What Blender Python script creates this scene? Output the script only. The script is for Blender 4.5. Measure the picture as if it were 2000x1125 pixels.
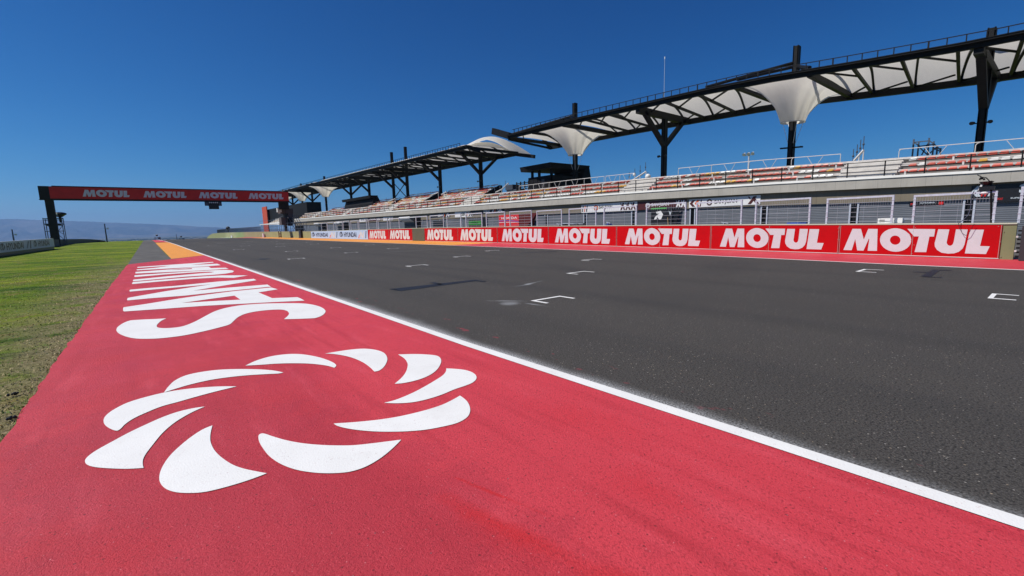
import bpy, bmesh, math, random
from mathutils import Vector, Matrix
R_ = math.radians
rnd = random.Random(7)
for o in list(bpy.data.objects): bpy.data.objects.remove(o)
sc = bpy.context.scene
C = sc.collection
# ------------------------------------------------------------------ camera
F, YAW, PIT, ROLL, H = 880.0, R_(38.95), R_(8.0), R_(-1.5), 1.6
cy, sy, cp, sp, cr, sr = math.cos(YAW), math.sin(YAW), math.cos(PIT), math.sin(PIT), math.cos(ROLL), math.sin(ROLL)
MA = Matrix(((cy, -sy, 0), (0, 0, -1), (sy, cy, 0)))
MB_ = Matrix(((1, 0, 0), (0, cp, -sp), (0, sp, cp)))
MC = Matrix(((cr, -sr, 0), (sr, cr, 0), (0, 0, 1)))
RC = MC @ MB_ @ MA                      # world -> (right, down, forward)
RT = RC.transposed()
cam = bpy.data.objects.new('camera', bpy.data.cameras.new('camera')); C.objects.link(cam)
cam.data.lens = 36.0 * F / 2000.0; cam.data.sensor_width = 36.0
cam.data.clip_start = 0.05; cam.data.clip_end = 60000
rows = [RC[0], -RC[1], -RC[2]]
cam.matrix_world = Matrix.Translation((0, 0, H)) @ Matrix(rows).transposed().to_4x4()
sc.camera = cam
# ------------------------------------------------------------------ world, sun
SUN_EL, SUN_AZ = R_(50), R_(-62)        # azimuth measured from +Y towards +X
w = bpy.data.worlds.new("World"); sc.world = w; w.use_nodes = True
nt = w.node_tree; bg = nt.nodes['Background']
sky = nt.nodes.new('ShaderNodeTexSky'); sky.sky_type = 'NISHITA'; sky.sun_disc = False
sky.sun_elevation = SUN_EL; sky.sun_rotation = SUN_AZ
sky.altitude = 1500; sky.air_density = 1.0; sky.dust_density = 0.35; sky.ozone_density = 4.5
# deep, clean high-desert blue: per-channel response of the clear sky
sep = nt.nodes.new('ShaderNodeSeparateColor'); cmb = nt.nodes.new('ShaderNodeCombineColor'); nt.links.new(sky.outputs[0], sep.inputs[0])
for i_, (g_, a_) in enumerate(((2.35, 1.3), (1.36, .86), (1.08, .97))):
    m1 = nt.nodes.new('ShaderNodeMath'); m1.operation = 'MULTIPLY'; m1.inputs[1].default_value = .085; nt.links.new(sep.outputs[i_], m1.inputs[0])
    m2 = nt.nodes.new('ShaderNodeMath'); m2.operation = 'POWER'; m2.inputs[1].default_value = g_; nt.links.new(m1.outputs[0], m2.inputs[0])
    m3 = nt.nodes.new('ShaderNodeMath'); m3.operation = 'MULTIPLY'; m3.inputs[1].default_value = a_ * 10; nt.links.new(m2.outputs[0], m3.inputs[0]); nt.links.new(m3.outputs[0], cmb.inputs[i_])
nt.links.new(cmb.outputs[0], bg.inputs[0]); bg.inputs[1].default_value = 0.1
sl = bpy.data.lights.new('sun', 'SUN'); sl.energy = 5.0; sl.angle = R_(0.53); sl.color = (1, 0.955, 0.88)
so = bpy.data.objects.new('sun', sl); C.objects.link(so)
sdir = Vector((math.sin(SUN_AZ) * math.cos(SUN_EL), math.cos(SUN_AZ) * math.cos(SUN_EL), math.sin(SUN_EL)))
so.rotation_euler = sdir.to_track_quat('Z', 'Y').to_euler()
so.location = (0, 0, 60)
vs = sc.view_settings; vs.view_transform = 'Standard'; vs.look = 'None'; vs.exposure = 0; vs.gamma = 1; vs.use_curve_mapping = False

# ------------------------------------------------------------------ measuring helpers (pixel of the 2000 px photo -> place)
def ray(x, y): return RT @ Vector(((x - 1000) / F, (y - 562.5) / F, 1))
def gz(x, y, z=0.0):
    d = ray(x, y); t = (z - H) / d.z; return Vector((d.x * t, d.y * t, z))
def gx(x, y, X):
    d = ray(x, y); t = X / d.x; return Vector((X, d.y * t, d.z * t + H))
def gy(x, y, Y):
    d = ray(x, y); t = Y / d.y; return Vector((d.x * t, Y, d.z * t + H))
def lerp(v, xs, ys):
    if v <= xs[0]: return ys[0]
    for i in range(len(xs) - 1):
        if v <= xs[i + 1]:
            t = (v - xs[i]) / (xs[i + 1] - xs[i]); return ys[i] + (ys[i + 1] - ys[i]) * t
    return ys[-1]
def G(Y): return lerp(Y, [-1e5, 130, 190, 228, 278, 4200, 9000, 1e6], [0, 0, -.4, -.75, -1.4, -52, -60, -60])   # ground level
def XW(Y): return lerp(Y, [-5, 1.44, 10.4, 25.8, 47, 63.7, 92.5, 300], [22.1, 22.5, 23.3, 24.4, 24.95, 25.0, 25.2, 25.4])  # pit wall face
def onwall(x, y, off=0.0):
    Y = 20
    for _ in range(25):
        q = gx(x, y, XW(Y) + off); Y = q.y
    return q
_ht = sorted([(onwall(*p).y, onwall(*p).z) for p in [(1953, 437.5), (1640, 438.6), (1390, 439.7), (1073, 442), (830, 445.5), (720, 448.5), (610, 452)]])
def HT(Y): return lerp(Y, [a for a, b in _ht], [b for a, b in _ht])      # pit wall top
def S(Y): return lerp(Y, [2, 9.4, 20.7, 40, 70, 169, 260], [.879, .916, .985, 1.024, 1.055, 1.154, 1.2])  # the building line climbs with the straight

# ------------------------------------------------------------------ object helpers
def tag(o, label=None, cat=None, group=None, kind=None):
    if label: o['label'] = label
    if cat: o['category'] = cat
    if group: o['group'] = group
    if kind: o['kind'] = kind
    return o
def empty(name, loc=(0, 0, 0), rz=0.0):
    o = bpy.data.objects.new(name, None); o.location = loc; o.rotation_euler = (0, 0, rz)
    o.empty_display_size = 0.3; C.objects.link(o); return o
class MB:
    def __init__(s): s.v = []; s.f = []; s.m = []
    def add(s, vs, fs, mi=0):
        n = len(s.v); s.v += [tuple(p) for p in vs]; s.f += [tuple(i + n for i in f) for f in fs]; s.m += [mi] * len(fs); return s
    def box(s, x0, x1, y0, y1, z0, z1, mi=0):
        v = [(x0, y0, z0), (x1, y0, z0), (x1, y1, z0), (x0, y1, z0), (x0, y0, z1), (x1, y0, z1), (x1, y1, z1), (x0, y1, z1)]
        return s.add(v, [(0, 3, 2, 1), (4, 5, 6, 7), (0, 1, 5, 4), (1, 2, 6, 5), (2, 3, 7, 6), (3, 0, 4, 7)], mi)
    def bar(s, a, b, w, h=None, up=(0, 0, 1), mi=0):
        a, b = Vector(a), Vector(b); h = h or w; d = (b - a).normalized(); u = Vector(up)
        if abs(d.dot(u)) > .98: u = Vector((0, 1, 0))
        r = d.cross(u).normalized() * w / 2; u = r.cross(d).normalized() * h / 2
        v = [a - r - u, a + r - u, a + r + u, a - r + u, b - r - u, b + r - u, b + r + u, b - r + u]
        return s.add(v, [(0, 1, 2, 3), (7, 6, 5, 4), (0, 4, 5, 1), (1, 5, 6, 2), (2, 6, 7, 3), (3, 7, 4, 0)], mi)
    def tube(s, a, b, r, r2=None, n=8, mi=0, caps=True):
        a, b = Vector(a), Vector(b); r2 = r if r2 is None else r2; d = (b - a).normalized()
        u = Vector((0, 0, 1)) if abs(d.z) < .95 else Vector((0, 1, 0)); p = d.cross(u).normalized(); q = p.cross(d)
        v = []
        for c, rr in ((a, r), (b, r2)):
            v += [c + (p * math.cos(2 * math.pi * i / n) + q * math.sin(2 * math.pi * i / n)) * rr for i in range(n)]
        f = [(i, (i + 1) % n, n + (i + 1) % n, n + i) for i in range(n)]
        if caps: f += [tuple(range(n))[::-1], tuple(range(n, 2 * n))]
        return s.add(v, f, mi)
    def path(s, pts, r, n=6, mi=0):
        for i in range(len(pts) - 1): s.tube(pts[i], pts[i + 1], r, n=n, mi=mi)
        return s
    def sphere(s, c, r, n=10, m=6, mi=0, sz=1.0):
        v = []; f = []
        for j in range(m + 1):
            t = math.pi * j / m
            for i in range(n): v.append((c[0] + r * math.sin(t) * math.cos(2 * math.pi * i / n), c[1] + r * math.sin(t) * math.sin(2 * math.pi * i / n), c[2] + r * sz * math.cos(t)))
        for j in range(m):
            for i in range(n): f.append((j * n + i, j * n + (i + 1) % n, (j + 1) * n + (i + 1) % n, (j + 1) * n + i)[::-1])
        return s.add(v, f, mi)
    def prism(s, poly, axis_off, mi=0):   # poly: list of 3D points (planar), extruded by vector
        n = len(poly); o = Vector(axis_off); a = [Vector(p) for p in poly]; b = [p + o for p in a]
        return s.add(a + b, [tuple(range(n)), tuple(range(2 * n - 1, n - 1, -1))] + [(i, n + i, n + (i + 1) % n, (i + 1) % n) for i in range(n)], mi)
    def build(s, name, mats, parent=None, loc=None, smooth=False, fn=None, bevel=0):
        v = s.v
        if fn: v = [tuple(fn(*p)) for p in v]
        if parent is not None and loc is None: L = parent.location
        elif loc is not None and parent is None: L = Vector(loc)
        else: L = Vector(loc) if loc is not None else Vector((0, 0, 0))
        if parent is None or loc is None: v = [(p[0] - L[0], p[1] - L[1], p[2] - L[2]) for p in v]
        me = bpy.data.meshes.new(name); me.from_pydata(v, [], s.f)
        if not isinstance(mats, (list, tuple)): mats = [mats]
        for m in mats: me.materials.append(m)
        if len(mats) > 1: me.polygons.foreach_set('material_index', s.m)
        bm = bmesh.new(); bm.from_mesh(me); bmesh.ops.recalc_face_normals(bm, faces=bm.faces[:]); bm.to_mesh(me); bm.free()
        if smooth:
            me.polygons.foreach_set('use_smooth', [True] * len(me.polygons))
        o = bpy.data.objects.new(name, me); C.objects.link(o)
        if parent is not None: o.parent = parent
        else: o.location = L
        return o
def root_of(o):
    while o.parent: o = o.parent
    return o
def sub(mb, name, mats, part, **k):      # a sub-part: verts given in the thing's own world space
    L = root_of(part).location
    mb.v = [(p[0] - L[0], p[1] - L[1], p[2] - L[2]) for p in (([tuple(k['fn'](*q)) for q in mb.v]) if k.get('fn') else mb.v)]
    return mb.build(name, mats, part, loc=(0, 0, 0), smooth=k.get('smooth', False))
def warp(x, y, z): return (x, y, z * S(y))
def copy_tree(o, parent=None):
    c = o.copy(); C.objects.link(c)
    if parent is not None: c.parent = parent
    for ch in list(o.children): copy_tree(ch, c)
    return c
# ------------------------------------------------------------------ materials
def nmat(name, col, rough=.7, var=.12, scale=3.0, bump=0.0, bscale=40.0, metal=0.0, detail=6, stretch=None, spec=0.4):
    m = bpy.data.materials.new(name); m.use_nodes = True; t = m.node_tree; b = t.nodes['Principled BSDF']
    b.inputs['Roughness'].default_value = rough; b.inputs['Metallic'].default_value = metal
    b.inputs['Specular IOR Level'].default_value = spec
    tc = t.nodes.new('ShaderNodeTexCoord'); mp = t.nodes.new('ShaderNodeMapping'); t.links.new(tc.outputs['Object'], mp.inputs[0])
    if stretch: mp.inputs['Scale'].default_value = stretch
    n = t.nodes.new('ShaderNodeTexNoise'); n.inputs['Scale'].default_value = scale; n.inputs['Detail'].default_value = detail
    t.links.new(mp.outputs[0], n.inputs['Vector'])
    r = t.nodes.new('ShaderNodeValToRGB'); r.color_ramp.elements[0].position = .3; r.color_ramp.elements[1].position = .7
    r.color_ramp.elements[0].color = tuple(c * (1 - var) for c in col) + (1,); r.color_ramp.elements[1].color = tuple(min(1, c * (1 + var)) for c in col) + (1,)
    t.links.new(n.outputs['Fac'], r.inputs[0]); t.links.new(r.outputs[0], b.inputs['Base Color'])
    if bump:
        n2 = t.nodes.new('ShaderNodeTexNoise'); n2.inputs['Scale'].default_value = bscale; n2.inputs['Detail'].default_value = 4
        t.links.new(tc.outputs['Object'], n2.inputs['Vector'])
        bp = t.nodes.new('ShaderNodeBump'); bp.inputs['Strength'].default_value = 1.0; bp.inputs['Distance'].default_value = bump
        t.links.new(n2.outputs['Fac'], bp.inputs['Height']); t.links.new(bp.outputs[0], b.inputs['Normal'])
    return m
class NT:   # small node helper for hand-made ground materials
    def __init__(s, name):
        s.m = bpy.data.materials.new(name); s.m.use_nodes = True; s.t = s.m.node_tree; s.b = s.t.nodes['Principled BSDF']
        s.tc = s.t.nodes.new('ShaderNodeTexCoord'); s.P = s.tc.outputs['Object']
    def lk(s, a, b): s.t.links.new(a, b)
    def mapped(s, scale=(1, 1, 1), rot=0.0):
        n = s.t.nodes.new('ShaderNodeMapping'); n.inputs['Scale'].default_value = scale; n.inputs['Rotation'].default_value = (0, 0, rot); s.lk(s.P, n.inputs[0]); return n.outputs[0]
    def noise(s, scale, detail=5, vec=None, rough=.55):
        n = s.t.nodes.new('ShaderNodeTexNoise'); n.inputs['Scale'].default_value = scale; n.inputs['Detail'].default_value = detail; n.inputs['Roughness'].default_value = rough
        s.lk(vec or s.P, n.inputs['Vector']); return n.outputs['Fac']
    def voro(s, scale, vec=None, out='Distance', rnd_=1.0):
        n = s.t.nodes.new('ShaderNodeTexVoronoi'); n.inputs['Scale'].default_value = scale; n.inputs['Randomness'].default_value = rnd_; s.lk(vec or s.P, n.inputs['Vector']); return n.outputs[out]
    def ramp(s, fac, stops):
        n = s.t.nodes.new('ShaderNodeValToRGB'); e = n.color_ramp.elements
        while len(e) < len(stops): e.new(.5)
        for i, (p, c) in enumerate(stops):
            e[i].position = p; e[i].color = (c, c, c, 1) if isinstance(c, (int, float)) else tuple(c) + (1,)
        s.lk(fac, n.inputs[0]); return n.outputs[0]
    def mix(s, fac, a, b, mode='MIX'):
        n = s.t.nodes.new('ShaderNodeMix'); n.data_type = 'RGBA'; n.blend_type = mode
        for val, inp in ((fac, n.inputs[0]), (a, n.inputs[6]), (b, n.inputs[7])):
            if hasattr(val, 'is_output'): s.lk(val, inp)
            elif isinstance(val, (int, float)): inp.default_value = val if inp is n.inputs[0] else (val, val, val, 1)
            else: inp.default_value = tuple(val) + (1,)
        return n.outputs[2]
    def math(s, op, a, b=None, c=None):
        n = s.t.nodes.new('ShaderNodeMath'); n.operation = op
        for i, v in enumerate((a, b, c)):
            if v is None: continue
            if hasattr(v, 'is_output'): s.lk(v, n.inputs[i])
            else: n.inputs[i].default_value = v
        return n.outputs[0]
    def xyz(s):
        n = s.t.nodes.new('ShaderNodeSeparateXYZ'); s.lk(s.P, n.inputs[0]); return n.outputs
    def bump(s, h, dist, strength=1.0):
        n = s.t.nodes.new('ShaderNodeBump'); n.inputs['Distance'].default_value = dist; n.inputs['Strength'].default_value = strength; s.lk(h, n.inputs['Height']); return n.outputs[0]
    def done(s, col, rough=.8, normal=None, spec=.3):
        s.lk(col, s.b.inputs['Base Color']) if hasattr(col, 'is_output') else None
        if hasattr(rough, 'is_output'): s.lk(rough, s.b.inputs['Roughness'])
        else: s.b.inputs['Roughness'].default_value = rough
        s.b.inputs['Specular IOR Level'].default_value = spec
        if normal: s.lk(normal, s.b.inputs['Normal'])
        return s.m
def blob(n, x, y, cx, cy_, rx, ry, ang=0.0, soft=.5, warpn=None):   # elliptical stain mask
    dx = n.math('SUBTRACT', x, cx); dy = n.math('SUBTRACT', y, cy_)
    ca, sa = math.cos(ang), math.sin(ang)
    u = n.math('ADD', n.math('MULTIPLY', dx, ca / rx), n.math('MULTIPLY', dy, sa / rx)); v = n.math('ADD', n.math('MULTIPLY', dx, -sa / ry), n.math('MULTIPLY', dy, ca / ry))
    d = n.math('SQRT', n.math('ADD', n.math('MULTIPLY', u, u), n.math('MULTIPLY', v, v)))
    if warpn is not None: d = n.math('ADD', d, n.math('MULTIPLY', n.math('SUBTRACT', warpn, .5), 1.6))
    k = n.math('DIVIDE', n.math('SUBTRACT', 1.0, d), soft); n2 = n.math('MINIMUM', n.math('MAXIMUM', k, 0.0), 1.0); return n2

def make_asphalt():
    n = NT('asphalt'); X, Y, Z = n.xyz()
    big = n.noise(.16, 4, n.mapped((1.6, .35, 1))); mid = n.noise(1.3, 5); fine = n.noise(80, 3); sp = n.voro(42)
    c = n.ramp(big, [(.3, (.041, .036, .0305)), (.7, (.060, .053, .0445))])
    c = n.mix(n.ramp(mid, [(.35, .0), (.7, .35)]), c, (.04, .037, .036))
    lane = n.noise(1.0, 3, n.mapped((1.1, .02, 1))); c = n.mix(n.ramp(lane, [(.55, 0.0), (.72, .5)]), c, (.036, .034, .034))
    c = n.mix(n.ramp(fine, [(.45, .0), (.62, .8)]), c, (.115, .106, .096))
    c = n.mix(n.ramp(n.noise(46, 3), [(.38, .75), (.47, 0.0)]), c, (.014, .013, .012))
    # pale stone chips worn clean here and there
    chip = n.math('LESS_THAN', sp, .26); patchy = n.ramp(n.noise(.5, 4), [(.3, .25), (.6, 1.0)])
    rand = n.voro(42, out='Color'); r1 = n.t.nodes.new('ShaderNodeSeparateColor'); n.lk(rand, r1.inputs[0])
    chip = n.math('MULTIPLY', n.math('MULTIPLY', chip, n.math('GREATER_THAN', r1.outputs[0], .93)), patchy)
    c = n.mix(n.math('MULTIPLY', chip, .85), c, n.mix(r1.outputs[1], (.4, .3, .19), (.5, .48, .45)))
    # overspray from painting the edge line
    ns = n.noise(60, 2); d = n.math('SUBTRACT', X, 3.30); wob = n.math('ADD', .10, n.math('MULTIPLY', n.noise(.7, 3), .42))
    k = n.math('MAXIMUM', n.math('SUBTRACT', 1.0, n.math('DIVIDE', d, wob)), 0.0)
    k = n.math('MULTIPLY', n.math('MULTIPLY', k, k), n.ramp(ns, [(.34, .0), (.62, 1.0)]))
    c = n.mix(n.math('MINIMUM', n.math('MULTIPLY', k, 1.3), .85), c, (.62, .63, .64))
    w = n.noise(2.2, 4)
    for cx, cyy, rx, ry, a, st in [(5.85, 7.4, .05, .5, .7, .5), (5.7, 7.1, .25, .25, 0, .3), (5.95, 6.7, .05, .35, .1, .35), (8.05, 9.15, .6, .07, .3, .4), (7.9, 9.1, .1, .1, 0, .5), (7.6, 9.0, .35, .05, -.3, .3)]:
        c = n.mix(n.math('MULTIPLY', blob(n, X, Y, cx, cyy, rx, ry, a, .8, w), st), c, (.5, .52, .54))
    # drips of red paint
    rs = n.math('MULTIPLY', n.ramp(n.noise(5.5, 3, n.mapped((1, .45, 1))), [(.64, 0.0), (.70, 1.0)]), n.math('MAXIMUM', n.math('SUBTRACT', 1.0, n.math('DIVIDE', n.math('ABSOLUTE', n.math('SUBTRACT', X, 3.75)), .5)), 0.0))
    c = n.mix(n.math('MULTIPLY', rs, .55), c, (.35, .04, .06))
    # darker worn / resurfaced patches
    for cx, cyy, rx, ry, a, st in [(15.2, 7.2, 3.4, 1.1, .3, .25), (11.8, 11.5, 2.5, .5, 1.2, .3), (8.0, 5.2, 1.6, 1.2, .4, .12), (16.5, 2.4, 1.4, 1.2, 0, .2), (9, 15, .4, 6, 0, .22), (13, 24, .5, 12, 0, .25), (5.4, 20, .25, 14, 0, .22)]:
        c = n.mix(n.math('MULTIPLY', blob(n, X, Y, cx, cyy, rx, ry, a, .5, w), st), c, (.028, .027, .027))
    for cx, st in ((4.9, .16), (7.6, .2), (11.2, .2), (14.9, .16)):      # rubbered lines
        g = n.math('MAXIMUM', n.math('SUBTRACT', 1.0, n.math('DIVIDE', n.math('ABSOLUTE', n.math('SUBTRACT', X, cx)), .55)), 0.0)
        c = n.mix(n.math('MULTIPLY', g, st), c, (.02, .02, .02))
    hgt = n.math('ADD', n.noise(120, 3, rough=.75), n.math('MULTIPLY', sp, .5))
    return n.done(c, .82, n.bump(hgt, .007), .3)
def make_red():
    n = NT('red_runoff_paint'); X, Y, Z = n.xyz()
    big = n.noise(.7, 5); mid = n.noise(3.5, 5)
    c = n.ramp(big, [(.3, (.50, .027, .040)), (.72, (.60, .040, .056))])
    c = n.mix(n.ramp(mid, [(.35, .35), (.6, 0.0)]), c, (.46, .022, .036))
    coat = n.math('MINIMUM', n.math('MAXIMUM', n.math('DIVIDE', n.math('ADD', n.math('SUBTRACT', X, 1.15), n.math('MULTIPLY', n.math('SUBTRACT', n.noise(1.1, 4), .5), .9)), .35), 0.0), 1.0)
    c = n.mix(n.math('MULTIPLY', coat, .6), c, (.70, .056, .076))
    streak = n.noise(1.0, 4, n.mapped((5.5, .35, 1), -.12)); c = n.mix(n.ramp(streak, [(.52, 0.0), (.66, .55)]), c, (.46, .022, .034)); c = n.mix(n.ramp(n.noise(1.3, 4, n.mapped((3, .5, 1), .3)), [(.56, 0.0), (.7, .3)]), c, (.80, .10, .13))
    w = n.noise(3.0, 5)
    # second coat boundary: darker, rougher square under the emblem
    k = n.math('MULTIPLY', blob(n, X, Y, .35, 3.3, 1.05, 2.6, .35, .25, w), .28); c = n.mix(k, c, (.36, .02, .04))
    for cx, cyy, rx, ry, a, st in [(1.33, 1.75, .085, .6, .245, .65), (1.29, 1.7, .14, .5, .2, .35), (1.48, 2.0, .02, .36, .27, .8), (1.40, 2.3, .012, .07, .3, .7), (1.5, 1.15, .1, .25, .5, .5), (2.2, 1.5, .25, .35, .3, .3), (2.6, 2.4, .3, .7, 0, .25), (-.3, 2.9, .25, .5, .3, .25)]:
        c = n.mix(n.math('MULTIPLY', blob(n, X, Y, cx, cyy, rx, ry, a, .9, w), st), c, (.58, .010, .012))
        # pits where the paint misses the stone
    v = n.voro(46); rr = n.voro(46, out='Color'); s = n.t.nodes.new('ShaderNodeSeparateColor'); n.lk(rr, s.inputs[0])
    pit = n.math('MULTIPLY', n.math('LESS_THAN', v, .3), n.math('GREATER_THAN', s.outputs[0], .965)); c = n.mix(n.math('MULTIPLY', pit, .7), c, (.09, .008, .01))
    pale = n.math('MULTIPLY', n.math('LESS_THAN', v, .16), n.math('GREATER_THAN', s.outputs[1], .95)); c = n.mix(n.math('MULTIPLY', pale, .5), c, (.8, .4, .42))
    c = n.mix(n.ramp(n.noise(60, 3), [(.36, .5), (.46, 0.0)]), c, (.28, .012, .02)); c = n.mix(n.ramp(n.noise(70, 2, n.mapped((1, 1, 1), 1.0)), [(.62, 0.0), (.72, .35)]), c, (.85, .13, .16))
    gr = n.math('ADD', n.noise(150, 3, rough=.65), n.math('MULTIPLY', n.noise(70, 3), .8))
    return n.done(c, n.ramp(n.noise(1.2, 3), [(.3, .5), (.7, .68)]), n.bump(gr, .0065), .4)
def make_grass():
    n = NT('grass_ground'); X, Y, Z = n.xyz()
    a = n.noise(.28, 6, n.mapped((.55, 1.0, 1))); b = n.noise(1.5, 6); f = n.noise(18, 4)
    c = n.ramp(a, [(.3, (.06, .13, .008)), (.5, (.16, .24, .012)), (.7, (.30, .34, .02))])
    c = n.mix(n.ramp(b, [(.55, 0.0), (.66, .8)]), c, (.30, .21, .08)); c = n.mix(n.ramp(n.noise(.45, 5, n.mapped((.4, 1.8, 1), .2), .65), [(.38, .85), (.46, 0.0)]), c, (.03, .08, .008)); c = n.mix(n.ramp(n.noise(.9, 5, n.mapped((.5, 1.5, 1), -.3), .65), [(.56, 0.0), (.64, .7)]), c, (.3, .27, .1)); c = n.mix(n.ramp(n.noise(5, 5, None, .7), [(.4, .45), (.5, 0.0)]), c, (.04, .09, .01))
    c = n.mix(n.ramp(n.noise(.5, 5, n.mapped((.7, 1.6, 1))), [(.55, 0.0), (.7, .6)]), c, (.16, .16, .05))
    c = n.mix(n.ramp(f, [(.35, .6), (.5, 0.0)]), c, (.02, .04, .008))
    # dry worn verge beside the paint, more of it close to the track
    e = n.math('MAXIMUM', n.math('SUBTRACT', 1.0, n.math('DIVIDE', n.math('ABSOLUTE', n.math('SUBTRACT', X, -1.0)), 1.8)), 0.0)
    e = n.math('MULTIPLY', e, n.ramp(n.noise(1.4, 5), [(.33, 0.0), (.5, 1.0)])); e = n.math('MULTIPLY', e, n.math('MINIMUM', n.math('MAXIMUM', n.math('DIVIDE', n.math('SUBTRACT', 42.0, Y), 25.0), 0.0), 1.0))
    c = n.mix(n.math('MULTIPLY', e, .85), c, n.ramp(n.noise(25, 4), [(.35, (.14, .10, .05)), (.65, (.4, .32, .2))]))
    # the plain far away: dry scrub
    far = n.math('MINIMUM', n.math('MAXIMUM', n.math('DIVIDE', n.math('SUBTRACT', Y, 320), 600), 0.0), 1.0)
    c = n.mix(far, c, n.ramp(n.noise(.004, 6), [(.4, (.05, .06, .03)), (.65, (.2, .16, .1))]))
    return n.done(c, .95, n.bump(n.math('ADD', n.noise(22, 5), n.noise(90, 2)), .03), .1)
def flat(name, cols, rough=.6, scale=6, bump=.002, bs=60, spec=.4):
    n = NT(name); c = n.ramp(n.noise(scale, 5), [(.3, cols[0]), (.7, cols[1])]); return n.done(c, rough, n.bump(n.noise(bs, 3), bump) if bump else None, spec)
M = {}
M['asphalt'] = make_asphalt(); M['red'] = make_red(); M['grass'] = make_grass()
def paint_white():
    n = NT('white_road_paint'); c = n.ramp(n.noise(2.2, 5), [(.3, (.78, .77, .74)), (.7, (.84, .83, .80))])
    v = n.voro(30); rr = n.voro(30, out='Color'); s = n.t.nodes.new('ShaderNodeSeparateColor'); n.lk(rr, s.inputs[0])
    pit = n.math('MULTIPLY', n.math('LESS_THAN', v, .13), n.math('GREATER_THAN', s.outputs[0], .93)); c = n.mix(n.math('MULTIPLY', pit, .6), c, (.3, .2, .2)); c = n.mix(n.ramp(n.noise(1.6, 6, None, .7), [(.55, 0.0), (.75, .4)]), c, (.62, .58, .55)); c = n.mix(n.ramp(n.noise(55, 3, None, .7), [(.30, .6), (.38, 0.0)]), c, (.55, .42, .4))
    return n.done(c, .55, n.bump(n.noise(85, 3), .0022), .4)
M['wpaint'] = paint_white()
M['orange'] = flat('orange_runoff_paint', [(.72, .27, .035), (.84, .34, .05)], .65, 1.5, .005, 80)
M['lane'] = flat('side_lane_asphalt', [(.06, .056, .05), (.13, .122, .11)], .85, .8, .006, 60)
M['black'] = nmat('black_overpaint', (.012, .013, .017), .6, .2, 4)
def vary(m, amt, dirt):
    t = m.node_tree; b = t.nodes['Principled BSDF']; src = b.inputs['Base Color'].links[0].from_socket
    oi = t.nodes.new('ShaderNodeObjectInfo'); mr = t.nodes.new('ShaderNodeMapRange'); mr.inputs[3].default_value = 1 - amt; mr.inputs[4].default_value = 1.0; t.links.new(oi.outputs['Random'], mr.inputs[0])
    ns = t.nodes.new('ShaderNodeTexNoise'); ns.inputs['Scale'].default_value = 3; ns.inputs['Detail'].default_value = 8; ns.inputs['Roughness'].default_value = .7
    tc = t.nodes.new('ShaderNodeTexCoord'); t.links.new(tc.outputs['Object'], ns.inputs['Vector']); rp = t.nodes.new('ShaderNodeValToRGB'); rp.color_ramp.elements[0].position = .5; rp.color_ramp.elements[1].position = .75; rp.color_ramp.elements[0].color = (1, 1, 1, 1); rp.color_ramp.elements[1].color = (1 - dirt,) * 3 + (1,); t.links.new(ns.outputs['Fac'], rp.inputs[0])
    m1 = t.nodes.new('ShaderNodeMix'); m1.data_type = 'RGBA'; m1.blend_type = 'MULTIPLY'; m1.inputs[0].default_value = 1; t.links.new(src, m1.inputs[6]); t.links.new(mr.outputs[0], m1.inputs[7])
    m2 = t.nodes.new('ShaderNodeMix'); m2.data_type = 'RGBA'; m2.blend_type = 'MULTIPLY'; m2.inputs[0].default_value = 1; t.links.new(m1.outputs[2], m2.inputs[6]); t.links.new(rp.outputs[0], m2.inputs[7]); t.links.new(m2.outputs[2], b.inputs['Base Color']); return m
M['boardred'] = nmat('red_banner', (.50, .0012, .004), .5, .06, 1.5, spec=.15)
M['boardwhite'] = nmat('white_banner_print', (.60, .60, .61), .5, .05, 3)
vary(M['boardred'], .14, .18); vary(M['boardwhite'], .06, .14)
M['gantryred'] = nmat('gantry_red_vinyl', (.62, .018, .010), .5, .08, 1.2)
M['gantrywhite'] = nmat('gantry_grey_lettering', (.66, .62, .68), .5, .05, 2)
M['conc'] = nmat('grey_concrete', (.33, .32, .29), .85, .15, 1.2, .004, 30)
M['green'] = nmat('olive_green_wall_paint', (.19, .2, .1), .8, .1, 1.0, .003, 30)
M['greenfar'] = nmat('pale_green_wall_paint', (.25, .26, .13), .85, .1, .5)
def beige(name, c):
    n = NT(name); X, Y, Z = n.xyz()
    j = n.math('ABSOLUTE', n.math('SUBTRACT', n.math('FRACT', n.math('DIVIDE', Y, 1.28)), .5)); seam = n.math('LESS_THAN', j, .008)
    col = n.ramp(n.noise(.9, 5), [(.3, tuple(v * .9 for v in c)), (.7, tuple(v * 1.08 for v in c))])
    col = n.mix(n.ramp(n.noise(2.5, 5, n.mapped((1, 3, .25))), [(.5, 0.0), (.8, .3)]), col, tuple(v * .6 for v in c))
    col = n.mix(n.math('MULTIPLY', seam, .55), col, tuple(v * .4 for v in c))
    return n.done(col, .75, n.bump(n.noise(25, 3), .002), .3)
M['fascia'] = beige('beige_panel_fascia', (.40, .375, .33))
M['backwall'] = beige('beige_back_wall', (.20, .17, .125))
M['coping'] = nmat('white_coping', (.86, .84, .79), .6, .08, 1)
def shutter():
    n = NT('grey_slatted_shutter'); X, Y, Z = n.xyz()
    f = n.math('FRACT', n.math('DIVIDE', Z, .13)); g = n.ramp(f, [(0.0, .1), (.25, .7), (.8, 1.0), (.9, .2), (1.0, .1)])  # slat highlights and groove shade go into the colour as well as the bump
    c = n.mix(g, (.05, .055, .065), n.ramp(n.noise(.6, 4), [(.3, (.125, .14, .165)), (.7, (.175, .19, .22))])); return n.done(c, .5, n.bump(g, .012), .4)
M['shutter'] = shutter()
M['dark'] = nmat('black_steel', (.008, .008, .0085), .6, .3, 2, spec=.18)
M['darkcl'] = nmat('black_cladding', (.009, .009, .010), .7, .3, 1.5, spec=.15)
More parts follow.
